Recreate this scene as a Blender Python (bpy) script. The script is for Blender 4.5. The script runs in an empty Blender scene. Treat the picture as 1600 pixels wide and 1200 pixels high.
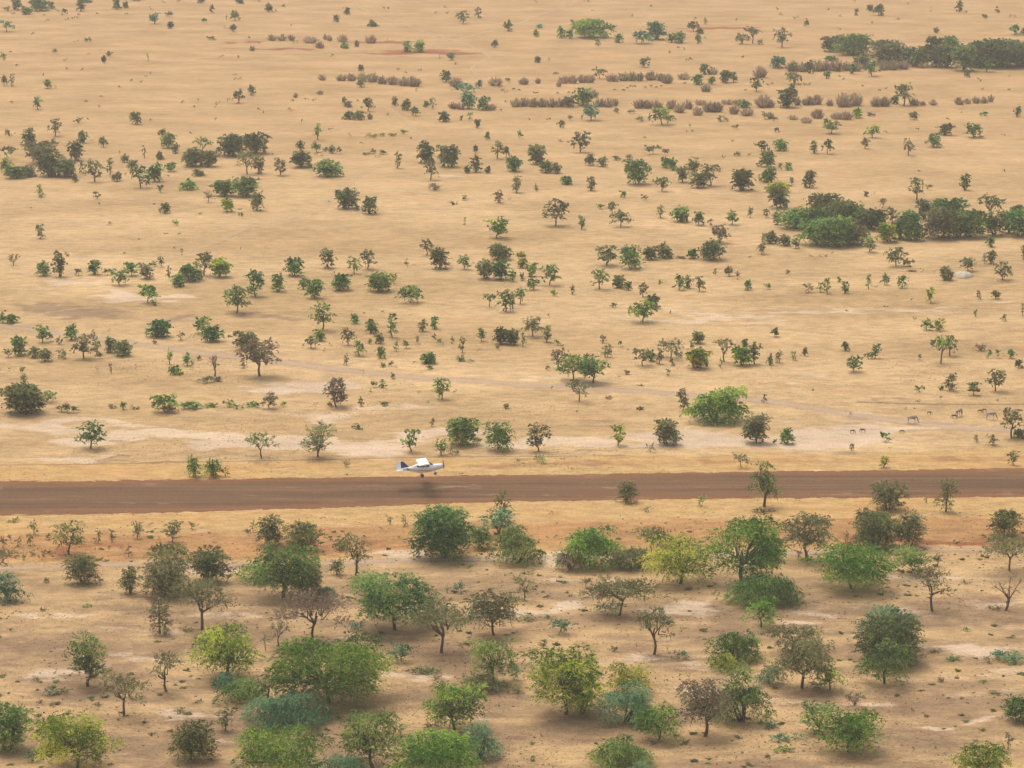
import bpy, math, random
import numpy as np
from mathutils import Vector, Matrix
R = math.radians
scene = bpy.context.scene
col = scene.collection

# ------------------------------------------------------------------ camera
F = 4500.0                      # focal length in photograph pixels (1600 wide)
PITCH = R(13.86); CAMH = 108.0
cd = bpy.data.cameras.new('camera'); cam = bpy.data.objects.new('camera', cd); col.objects.link(cam)
cd.sensor_width = 36; cd.lens = 36 * F / 1600; cd.clip_start = 1; cd.clip_end = 20000
cam.location = (0, 0, CAMH); cam.rotation_euler = (R(90) - PITCH, 0, 0)
scene.camera = cam

# ------------------------------------------------------------------ sky and sun (thin high overcast)
EL, AZ = R(66), R(-35)          # azimuth measured clockwise from +Y
w = bpy.data.worlds.new('World'); scene.world = w; w.use_nodes = True
nt = w.node_tree; nt.nodes.clear()
sky = nt.nodes.new('ShaderNodeTexSky'); sky.sky_type = 'NISHITA'; sky.sun_disc = False
sky.sun_elevation = EL; sky.sun_rotation = AZ; sky.dust_density = 6; sky.air_density = 1; sky.ozone_density = 0.5; sky.altitude = 400
hs = nt.nodes.new('ShaderNodeHueSaturation'); hs.inputs['Saturation'].default_value = 0.25
bg = nt.nodes.new('ShaderNodeBackground'); bg.inputs['Strength'].default_value = 0.15
wo = nt.nodes.new('ShaderNodeOutputWorld')
nt.links.new(sky.outputs[0], hs.inputs['Color']); nt.links.new(hs.outputs[0], bg.inputs[0]); nt.links.new(bg.outputs[0], wo.inputs[0])
sl = bpy.data.lights.new('sun', 'SUN'); sl.energy = 1.5; sl.angle = R(33); sl.color = (1, .93, .82)
so = bpy.data.objects.new('sun', sl); col.objects.link(so)
sd = Vector((math.sin(AZ) * math.cos(EL), math.cos(AZ) * math.cos(EL), math.sin(EL)))
so.rotation_euler = sd.to_track_quat('Z', 'Y').to_euler()
scene.view_settings.view_transform = 'Standard'; scene.view_settings.look = 'None'
scene.view_settings.exposure = 0.28; scene.view_settings.gamma = 1
scene.cycles.max_bounces = 5; scene.cycles.diffuse_bounces = 3; scene.cycles.transmission_bounces = 3
scene.cycles.volume_bounces = 0; scene.cycles.transparent_max_bounces = 8

# ------------------------------------------------------------------ helpers
sp, cp = math.sin(PITCH), math.cos(PITCH)
def gpos(px, py, z=0.0):
    """a point of the photograph -> the place on the plain; returns x, y and pixels per metre there"""
    rx, ry = (px - 800) / F, -(py - 600) / F
    dz = -sp + ry * cp; dy = cp + ry * sp
    t = (z - CAMH) / dz
    return rx * t, dy * t, F / t
def gpos_v(px, py):
    rx, ry = (px - 800) / F, -(py - 600) / F
    dz = -sp + ry * cp; dy = cp + ry * sp
    t = -CAMH / dz
    return rx * t, dy * t
def topx(x, y):
    """ground point -> where it is in the photograph (only used to read soil measurements)"""
    t = y * cp + CAMH * sp; u = y * sp - CAMH * cp
    return 800 + F * x / t, 600 - F * u / t
def tag(o, label=None, cat=None, group=None, kind=None):
    for k, v in (('label', label), ('category', cat), ('group', group), ('kind', kind)):
        if v: o[k] = v
    return o
def mesh_np(name, V, Q, mats, tint=None, smooth=False, midx=None):
    """V (n,3); Q (m,4) quads or (m,3) tris"""
    me = bpy.data.meshes.new(name); V = np.asarray(V, np.float32); Q = np.asarray(Q, np.int32)
    k = Q.shape[1]; me.vertices.add(len(V)); me.vertices.foreach_set('co', V.ravel())
    me.loops.add(Q.size); me.loops.foreach_set('vertex_index', Q.ravel())
    me.polygons.add(len(Q)); me.polygons.foreach_set('loop_start', np.arange(0, Q.size, k, dtype=np.int32))
    if smooth: me.polygons.foreach_set('use_smooth', np.ones(len(Q), bool))
    if midx is not None: me.polygons.foreach_set('material_index', np.asarray(midx, np.int32))
    for m in mats: me.materials.append(m)
    if tint is not None:
        a = me.attributes.new('tint', 'FLOAT', 'POINT'); a.data.foreach_set('value', np.asarray(tint, np.float32))
    me.update(calc_edges=True)
    return me
def link(name, me, parent=None, loc=(0, 0, 0), rz=0):
    o = bpy.data.objects.new(name, me); col.objects.link(o); o.location = loc; o.rotation_euler = (0, 0, rz)
    if parent: o.parent = parent
    return o
def mat(name, c, rough=.9, **kw):
    m = bpy.data.materials.new(name); m.use_nodes = True; b = m.node_tree.nodes['Principled BSDF']
    b.inputs['Base Color'].default_value = (*c, 1); b.inputs['Roughness'].default_value = rough
    b.inputs['Specular IOR Level'].default_value = kw.get('spec', .2); b.inputs['Metallic'].default_value = kw.get('metal', 0)
    return m
def mottled(name, c1, c2, scale, rough=.9, spec=.15):
    m = mat(name, c1, rough, spec=spec); t = m.node_tree; b = t.nodes['Principled BSDF']
    n = t.nodes.new('ShaderNodeTexNoise'); n.inputs['Scale'].default_value = scale; n.inputs['Detail'].default_value = 5
    tc = t.nodes.new('ShaderNodeTexCoord'); t.links.new(tc.outputs['Object'], n.inputs['Vector'])
    r = t.nodes.new('ShaderNodeValToRGB'); r.color_ramp.elements[0].color = (*c1, 1); r.color_ramp.elements[1].color = (*c2, 1)
    r.color_ramp.elements[0].position = .35; r.color_ramp.elements[1].position = .65
    t.links.new(n.outputs['Fac'], r.inputs[0]); t.links.new(r.outputs[0], b.inputs['Base Color'])
    return m

# ------------------------------------------------------------------ value noise (numpy)
def vnoise(x, y, seed):
    rs = np.random.RandomState(seed); T = rs.rand(256, 256)
    xi = np.floor(x).astype(int); yi = np.floor(y).astype(int); fx = x - xi; fy = y - yi
    fx = fx * fx * (3 - 2 * fx); fy = fy * fy * (3 - 2 * fy)
    a = T[xi & 255, yi & 255]; b = T[(xi + 1) & 255, yi & 255]; c = T[xi & 255, (yi + 1) & 255]; d = T[(xi + 1) & 255, (yi + 1) & 255]
    return (a * (1 - fx) + b * fx) * (1 - fy) + (c * (1 - fx) + d * fx) * fy
def fbm(x, y, seed, oct=4):
    s = 0; amp = .5; tot = 0
    for i in range(oct):
        s = s + amp * vnoise(x * 2**i + 17.3 * i, y * 2**i + 5.1 * i, seed + i); tot += amp; amp *= .55
    return s / tot
HAZE = 0.00026
GC = dict(grass_a=(.43,.275,.13), grass_b=(.55,.365,.185), far_a=(.40,.24,.108), far_b=(.51,.32,.155),
 near_a=(.30,.19,.105), near_b=(.44,.285,.14), yel_a=(.54,.345,.145), yel_b=(.46,.27,.105), ochre_a=(.42,.215,.088), ochre_b=(.34,.165,.07),
 brown=(.23,.15,.095), red=(.28,.09,.045), pale_a=(.64,.475,.33), pale_b=(.56,.41,.28),
 run_a=(.125,.071,.041), run_b=(.178,.096,.050), run_edge=(.215,.098,.046), run_dust=(.36,.24,.13),
 track_a=(.58,.42,.29), track_b=(.52,.37,.25), far_track=(.66,.46,.26))
# ------------------------------------------------------------------ the plain
def sorted_axis(core, outer): return np.unique(np.concatenate([core, outer]))
xs = sorted_axis(np.arange(-200, 200.1, 0.8), np.array([-6000, -3000, -1500, -800, -500, -350, -280, -240, -215, 215, 240, 280, 350, 500, 800, 1500, 3000, 6000.]))
ys_core = [255.0]
while ys_core[-1] < 1080: ys_core.append(ys_core[-1] + max(.28, ys_core[-1]**2 / 486000 * .9))
ys = sorted_axis(np.array(ys_core), np.array([-4000, -1500, -500, -100, 60, 130, 180, 215, 235, 247, 1100, 1150, 1250, 1500, 2000, 3500, 7000, 12000.]))
GX, GY = np.meshgrid(xs, ys)
PX, PY = topx(GX, np.maximum(GY, 150))
# domain warp so that soil borders wander
WX = (fbm(GX / 14, GY / 9, 3) - .5) * 16; WY = (fbm(GX / 9, GY / 6, 9) - .5)
def smooth(a, e0, e1): t = np.clip((a - e0) / (e1 - e0), 0, 1); return t * t * (3 - 2 * t)
sc = 486000 / np.maximum(GY, 200)**2        # photograph pixels per metre of ground depth
PXw = PX + WX * 3; PYw = PY + WY * 14 * np.clip(sc, .3, 3)
def blobs(L, soft=1.0):
    m = np.zeros_like(PX)
    for cx, cy, rx, ry, a in L:
        d = np.sqrt(((PXw - cx) / rx)**2 + ((PYw - cy) / ry)**2)
        m = np.maximum(m, a * np.clip(1.35 - d, 0, 1))
    return m
pale = (1 - .22 * smooth(PY, 860, 920)) * blobs([(110,663,130,6,1.2),(250,680,170,9,1.4),(440,690,130,12,1.5),(560,694,110,13,1.5),(700,680,90,9,1.1),(900,692,160,9,1.4),(1150,687,210,11,1.5),(1290,680,100,9,1.4),(1420,670,140,7,1.3),
 (100,718,70,6,.9),(480,605,110,10,.9),(520,643,170,9,.6),(1100,498,160,8,.6),(1050,480,80,5,.7),(130,443,60,5,.9),(190,465,50,5,.9),(270,463,70,4,.8),(700,277,30,3,1),
 (840,950,100,8,.9),(1070,952,110,10,.8),(1250,980,50,6,.9),(1545,985,80,6,.6),(640,1065,70,10,.8),(70,955,100,8,.8),(90,1055,90,13,.9),(620,870,70,9,.9),(870,868,50,8,.9),
 (1500,1018,110,9,.8),(1230,1095,80,8,.8),(1370,1092,70,6,.8),(1470,1136,40,5,.9),(1540,1123,50,5,.9),(1100,1045,110,10,.7),(130,1180,110,8,.5),(300,1110,90,8,.7),(330,890,90,8,.6),
 (1400,482,300,6,.5),(1290,492,90,4,.7),(1500,470,90,4,.4),(1250,590,80,5,.6),(960,1030,150,8,.6),(560,1000,80,8,.5),(420,960,200,8,.5),(950,905,220,7,.5),(1350,960,240,8,.5),(760,1130,160,9,.4),(1480,1050,160,8,.5),(180,1020,200,8,.5),(1100,1075,160,9,.5),(1430,900,160,6,.5),(200,400,200,5,.3),(900,590,200,6,.5),(1350,655,200,7,.5),
 (1520,1080,120,8,.5),(1130,880,200,6,.3),(230,985,150,7,.5),(640,330,120,2,.5),(1560,945,90,8,.5),(330,1160,90,8,.5)])
brown = blobs([(60,480,90,5,.8),(130,490,70,5,.9),(270,497,70,6,.8),(300,503,70,4,.7),(430,495,70,6,.8),(60,472,70,2,.8),(600,768,200,8,.0),(1000,660,220,3,.5),(300,722,300,2.5,.7),(900,712,500,2,.5),
 (120,545,250,9,.35),(1400,540,300,12,.3),(1000,690,400,4,.35),(1330,628,260,3,.5),(200,650,200,3,.3),(1350,700,250,2,.5),(850,1080,160,12,.4),(1380,925,90,8,.0),(640,990,120,7,.3),(1500,1100,160,12,.25),
 (360,1010,120,8,.3),(1080,1100,100,18,.3),(820,1190,120,12,.3),(700,1100,200,7,.6),(1130,1125,160,8,.5),(300,1050,200,7,.5),(1300,1045,200,6,.6),(1000,1000,300,5,.5),(120,930,200,6,.5),(1500,960,200,5,.5),(600,900,300,5,.4),(270,1075,90,8,.35),(1450,700,200,2,.4)])
red = blobs([(590,66,75,2,.9),(665,82,100,3.5,1),(430,76,80,1.6,.8),(1130,45,70,1.8,.9),(380,67,50,1.2,.7),(640,78,60,2,.8),(1470,838,130,12,.5),(1150,826,110,9,.35),(150,857,150,9,.4),(560,852,150,12,.35),(1330,845,60,12,.4)])
# dry yellow and orange verges that follow the airstrip
edge_far = np.interp(PX, [-400, 0, 120, 800, 1600, 2000], [755, 752, 751, 742, 732, 728])
edge_near = np.interp(PX, [-400, 0, 300, 500, 800, 1200, 1600, 2000], [808, 805, 801, 794, 783, 779, 777, 775])
df = edge_far - PY - WY * 9; dn = PY - edge_near - WY * 9
orange = smooth(df, -3, 3) * (1 - smooth(df, 18, 36)) * .95
ochre_far = smooth(df, 6, 14) * (1 - smooth(df, 16, 26)) * smooth(PX, 350, 700) * .6
orange = np.maximum(orange, smooth(dn, -3, 3) * (1 - smooth(dn, 18, 34)) * .8)
orange = np.maximum(orange, smooth(dn, 14, 40) * (1 - smooth(dn, 68, 96)) * .95)
ochre = np.maximum(smooth(dn, 16, 46) * (1 - smooth(dn, 60, 92)), ochre_far)
near = smooth(PY + WY * 60, 840, 960)
far = 1 - smooth(PY, 60, 420)
GZ = (fbm(GX / 30, GY / 30, 21, 3) - .5) * .12
V = np.stack([GX, GY, GZ], -1).reshape(-1, 3)
ny, nx = GX.shape; I = np.arange(ny * nx).reshape(ny, nx)
Q = np.stack([I[:-1, :-1], I[:-1, 1:], I[1:, 1:], I[1:, :-1]], -1).reshape(-1, 4)

def mapped_noise(t, vec, scale, sy=1, detail=4, rough=.55, seed=0):
    mp = t.nodes.new('ShaderNodeMapping'); mp.inputs['Scale'].default_value = (scale, scale * sy, scale); mp.inputs['Location'].default_value = (seed, seed * .7, 0)
    n = t.nodes.new('ShaderNodeTexNoise'); n.inputs['Scale'].default_value = 1; n.inputs['Detail'].default_value = detail; n.inputs['Roughness'].default_value = rough
    t.links.new(vec, mp.inputs[0]); t.links.new(mp.outputs[0], n.inputs['Vector']); return n.outputs['Fac']
def mathn(t, op, a, b, c=None, clamp=False):
    n = t.nodes.new('ShaderNodeMath'); n.operation = op; n.use_clamp = clamp
    for i, v in enumerate((a, b, c)):
        if v is None: continue
        if isinstance(v, (int, float)): n.inputs[i].default_value = v
        else: t.links.new(v, n.inputs[i])
    return n.outputs[0]
def rng_(t, v, a, b, c=0., d=1.):
    n = t.nodes.new('ShaderNodeMapRange'); n.interpolation_type = 'SMOOTHSTEP'
    t.links.new(v, n.inputs[0])
    for i, q in enumerate((a, b, c, d)): n.inputs[i + 1].default_value = q
    return n.outputs[0]
def mixc(t, f, a, b):
    n = t.nodes.new('ShaderNodeMix'); n.data_type = 'RGBA'
    for s, v in ((0, f), (6, a), (7, b)):
        if isinstance(v, (tuple, float, int)): n.inputs[s].default_value = (*v, 1) if isinstance(v, tuple) else v
        else: t.links.new(v, n.inputs[s])
    return n.outputs[2]
def attr(t, name):
    n = t.nodes.new('ShaderNodeAttribute'); n.attribute_name = name; return n.outputs['Fac']
gm = bpy.data.materials.new('dry_plain'); gm.use_nodes = True; t = gm.node_tree; b = t.nodes['Principled BSDF']
b.inputs['Roughness'].default_value = .95; b.inputs['Specular IOR Level'].default_value = .05
geo = t.nodes.new('ShaderNodeNewGeometry'); P = geo.outputs['Position']
n_big = mapped_noise(t, P, .016, 2.2, 5); n_mid = mapped_noise(t, P, .05, 1.9, 8, .66, 11); n_fine = mapped_noise(t, P, .3, 2.0, 8, .74, 31)
n_grain = mapped_noise(t, P, 2.6, 1, 3, .7, 57); n_mask = mapped_noise(t, P, .12, 2.0, 8, .72, 91)
c = mixc(t, rng_(t, n_big, .35, .65), GC['grass_a'], GC['grass_b'])
c = mixc(t, attr(t, 'far'), c, mixc(t, rng_(t, n_mid, .28, .72), GC['far_a'], GC['far_b']))
c = mixc(t, attr(t, 'near'), c, mixc(t, rng_(t, n_mid, .42, .58), GC['near_a'], GC['near_b']))
def masked(name, lo=.35, hi=.6, k=.7):
    return rng_(t, mathn(t, 'ADD', attr(t, name), mathn(t, 'MULTIPLY', mathn(t, 'SUBTRACT', n_mask, .5), k)), lo, hi)
c = mixc(t, mathn(t, 'MULTIPLY', masked('orange', .2, .65, 1.2), .92), c, mixc(t, rng_(t, n_mid, .4, .6), GC['yel_a'], GC['yel_b']))
c = mixc(t, mathn(t, 'MULTIPLY', masked('ochre', .35, .8, 1.6), .75), c, mixc(t, rng_(t, n_mask, .4, .6), GC['ochre_a'], GC['ochre_b']))
c = mixc(t, mathn(t, 'MULTIPLY', masked('brown', .3, .7, 2.0), .65), c, GC['brown'])
c = mixc(t, mathn(t, 'MULTIPLY', masked('red', .22, .6, 1.8), .85), c, GC['red'])
c = mixc(t, mathn(t, 'MULTIPLY', masked('pale', .28, .72, 2.6), .85), c, mixc(t, rng_(t, n_fine, .4, .6), GC['pale_a'], GC['pale_b']))
# tufts of dry grass, litter and small stones: value variation at three sizes
v = mathn(t, 'ADD', rng_(t, n_fine, .34, .66, .80, 1.17), rng_(t, n_grain, .3, .7, -.13, .12))
v = mathn(t, 'ADD', v, rng_(t, n_mid, .3, .7, -.15, .11))
spots = mapped_noise(t, P, 1.1, 1.3, 4, .6, 143)
v = mathn(t, 'ADD', mathn(t, 'MULTIPLY', mathn(t, 'SUBTRACT', v, 1.), mathn(t, 'SUBTRACT', 1., mathn(t, 'MULTIPLY', attr(t, 'far'), .5))), 1.)
v = mathn(t, 'MULTIPLY', v, rng_(t, spots, .62, .70, 1, .74))
hv = t.nodes.new('ShaderNodeVectorMath'); hv.operation = 'SCALE'; t.links.new(c, hv.inputs[0]); t.links.new(v, hv.inputs['Scale'])
t.links.new(hv.outputs[0], b.inputs['Base Color'])
bp = t.nodes.new('ShaderNodeBump'); bp.inputs['Strength'].default_value = .6; bp.inputs['Distance'].default_value = .25
t.links.new(mathn(t, 'ADD', n_fine, n_grain), bp.inputs['Height']); t.links.new(bp.outputs[0], b.inputs['Normal'])
gme = mesh_np('ground', V, Q, [gm], smooth=True)
for nm, A in (('pale', pale), ('brown', brown), ('red', red), ('orange', orange), ('ochre', ochre), ('near', near), ('far', far)):
    a = gme.attributes.new(nm, 'FLOAT', 'POINT'); a.data.foreach_set('value', A.astype(np.float32).ravel())
tag(link('ground', gme), kind='structure')

def strip(name, centre, halfw, mfun, z, step=1.5, cross=9, wob=.4, seed=0, lim=None):
    """a ribbon of bare earth along centre (world points); attribute 'edge' is 1 in the middle and 0 at the rim"""
    pts = np.array(centre, float); d = np.r_[0, np.cumsum(np.hypot(*np.diff(pts, axis=0).T))]
    s = np.arange(0, d[-1], step); X = np.interp(s, d, pts[:, 0]); Y = np.interp(s, d, pts[:, 1])
    k = max(3, int(8 / step)) | 1; ker = np.ones(k) / k
    X = np.convolve(np.pad(X, k // 2, 'edge'), ker, 'valid'); Y = np.convolve(np.pad(Y, k // 2, 'edge'), ker, 'valid')
    tx = np.gradient(X); ty = np.gradient(Y); L = np.hypot(tx, ty); nxx, nyy = -ty / L, tx / L
    hw = np.interp(s, d, halfw) if np.ndim(halfw) else np.full(len(s), halfw)
    u = np.linspace(-1, 1, cross)
    W1 = hw * (1 + wob * (fbm(s / 6, s * 0 + 3, 40 + seed) - .5)); W2 = hw * (1 + wob * (fbm(s / 6, s * 0 + 9, 50 + seed) - .5))
    WW = np.where(u[None] > 0, W1[:, None], W2[:, None]) * u[None]
    VX = X[:, None] + nxx[:, None] * WW; VY = Y[:, None] + nyy[:, None] * WW
    VZ = (fbm(VX / 30, VY / 30, 21, 3) - .5) * .12 + z
    V = np.stack([VX, VY, VZ], -1).reshape(-1, 3); I = np.arange(len(V)).reshape(len(s), cross)
    Q = np.stack([I[:-1, :-1], I[1:, :-1], I[1:, 1:], I[:-1, 1:]], -1).reshape(-1, 4)
    me = mesh_np(name, V, Q, [mfun], tint=np.repeat((1 - np.abs(u))[None], len(s), 0).ravel(), smooth=True)
    a = me.attributes.new('across', 'FLOAT', 'POINT'); a.data.foreach_set('value', np.repeat(u[None], len(s), 0).ravel().astype(np.float32))
    o = link(name, me); tag(o, kind='structure'); return o
def path_mat(name, c1, c2, amt, lo=.05, hi=.7):
    m = mat(name, c1, .95, spec=.05); t = m.node_tree; b = t.nodes['Principled BSDF']; out = t.nodes['Material Output']
    g = t.nodes.new('ShaderNodeNewGeometry'); n1 = mapped_noise(t, g.outputs['Position'], .35, 1, 6, .65, 5); n2 = mapped_noise(t, g.outputs['Position'], 2.5, 1, 3, .7, 8)
    cc = mixc(t, rng_(t, n1, .35, .65), c1, c2); vv = t.nodes.new('ShaderNodeVectorMath'); vv.operation = 'SCALE'
    t.links.new(cc, vv.inputs[0]); t.links.new(rng_(t, n2, .3, .7, .88, 1.1), vv.inputs['Scale']); t.links.new(vv.outputs[0], b.inputs['Base Color'])
    tr = t.nodes.new('ShaderNodeBsdfTransparent'); mx = t.nodes.new('ShaderNodeMixShader')
    f = mathn(t, 'MULTIPLY', rng_(t, mathn(t, 'ADD', attr(t, 'tint'), mathn(t, 'MULTIPLY', mathn(t, 'SUBTRACT', n1, .5), 1.3)), lo, hi), amt)
    t.links.new(f, mx.inputs[0]); t.links.new(tr.outputs[0], mx.inputs[1]); t.links.new(b.outputs[0], mx.inputs[2]); t.links.new(mx.outputs[0], out.inputs[0])
    return m
# the airstrip of packed red earth
ex = [-500, -200, 0, 120, 300, 500, 800, 1200, 1600, 1900, 2200]
ef = np.interp(ex, [-400, 0, 120, 800, 1600, 2000], [755, 752, 751, 742, 732, 728]); en = np.interp(ex, [-400, 0, 300, 500, 800, 1200, 1600, 2000], [808, 805, 801, 794, 783, 779, 777, 775])
cl = []; hwid = []
for x_, a_, b_ in zip(ex, ef, en):
    p = gpos(x_, a_); q = gpos(x_, b_); cl.append(((p[0] + q[0]) / 2, (p[1] + q[1]) / 2)); hwid.append((p[1] - q[1]) / 2)
rm = mat('airstrip_earth', (.2, .12, .08), .95, spec=.05); t2 = rm.node_tree; b2 = t2.nodes['Principled BSDF']
g2 = t2.nodes.new('ShaderNodeNewGeometry'); PP = g2.outputs['Position']
s1 = mapped_noise(t2, PP, .02, 40, 6, .65, 3); s2 = mapped_noise(t2, PP, .25, 2.2, 6, .65, 13); s3 = mapped_noise(t2, PP, 2.2, 1, 3, .7, 23); s4 = mapped_noise(t2, PP, .045, 6, 5, .7, 33)
ac = attr(t2, 'across'); ab = mathn(t2, 'ABSOLUTE', ac, 0)
c2 = mixc(t2, rng_(t2, s1, .35, .65), GC['run_a'], GC['run_b'])
c2 = mixc(t2, rng_(t2, mathn(t2, 'ADD', ab, mathn(t2, 'MULTIPLY', s2, .5)), .8, 1.12), c2, GC['run_edge'])
c2 = mixc(t2, mathn(t2, 'MULTIPLY', mathn(t2, 'MULTIPLY', rng_(t2, s4, .52, .62), rng_(t2, s2, .5, .62)), .5), c2, GC['run_dust'])
v2 = t2.nodes.new('ShaderNodeVectorMath'); v2.operation = 'SCALE'; t2.links.new(c2, v2.inputs[0])
t2.links.new(mathn(t2, 'ADD', rng_(t2, s3, .3, .7, .86, 1.14), rng_(t2, s1, .3, .7, -.09, .09)), v2.inputs['Scale']); t2.links.new(v2.outputs[0], b2.inputs['Base Color'])
bp2 = t2.nodes.new('ShaderNodeBump'); bp2.inputs['Strength'].default_value = .4; bp2.inputs['Distance'].default_value = .1; t2.links.new(s3, bp2.inputs['Height']); t2.links.new(bp2.outputs[0], b2.inputs['Normal'])
o2 = t2.nodes['Material Output']; tr2 = t2.nodes.new('ShaderNodeBsdfTransparent'); mx2 = t2.nodes.new('ShaderNodeMixShader')
s5 = mapped_noise(t2, PP, .5, 2.5, 5, .7, 43)
t2.links.new(rng_(t2, mathn(t2, 'ADD', attr(t2, 'tint'), mathn(t2, 'MULTIPLY', mathn(t2, 'SUBTRACT', s5, .62), .45)), -.03, .05), mx2.inputs[0])
t2.links.new(tr2.outputs[0], mx2.inputs[1]); t2.links.new(b2.outputs[0], mx2.inputs[2]); t2.links.new(mx2.outputs[0], o2.inputs[0])
hwid = [q * 1.04 for q in hwid]
strip('airstrip', cl, hwid, rm, .03, step=.6, cross=41, wob=.09)
# tracks across the plain
def P2(L): return [gpos(x, y)[:2] for x, y in L]
tm = path_mat('pale_track_earth', GC['track_a'], GC['track_b'], .6, .1, .9)
tf = path_mat('faint_track_earth', GC['far_track'], GC['far_track'], .4)
strip('dirt_track', P2([(-120,500),(0,509),(60,517),(200,536),(330,554),(430,564),(540,579),(650,590),(800,600),(1000,612),(1150,622),(1250,634),(1330,648),(1420,661),(1500,669),(1700,676)]), 2.8, tm, .02, seed=1)
strip('dirt_track', P2([(550,-10),(562,12),(600,28),(650,45),(690,58),(735,72),(768,88),(738,104),(745,120),(760,135)]), 1.5, tf, .02, seed=2)
strip('dirt_track', P2([(700,64),(760,50),(810,38),(845,22),(880,10),(900,-8)]), 1.6, tf, .024, seed=3)
strip('dirt_track', P2([(600,165),(635,188),(662,215),(625,248),(565,268),(500,330),(440,345),(400,350),(320,385),(270,402)]), 1.4, tf, .02, seed=4)
strip('dirt_track', P2([(-80,890),(60,886),(230,880),(420,884),(620,876),(860,872),(1150,868),(1430,857),(1500,859),(1700,862)]), 1.7, tm, .02, seed=5)
strip('dirt_track', P2([(880,20),(1000,12),(1020,35),(980,50),(900,52)]), 1.3, tf, .028, seed=6)

tb = path_mat('cut_bank_earth', (.29,.19,.125), (.36,.24,.15), .6, .15, .95)
strip('earth_path', P2([(-60,728),(0,727),(170,725),(300,722),(400,720),(520,718),(640,715),(720,713),(860,713),(1000,712)]), .35, tb, .03, seed=11)
strip('earth_path', P2([(1330,628),(1450,632),(1600,632),(1700,633)]), .8, tb, .03, seed=12)
strip('earth_path', P2([(1420,1150),(1440,1157),(1480,1166),(1500,1172)]), .3, tb, .03, seed=13)
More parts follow.
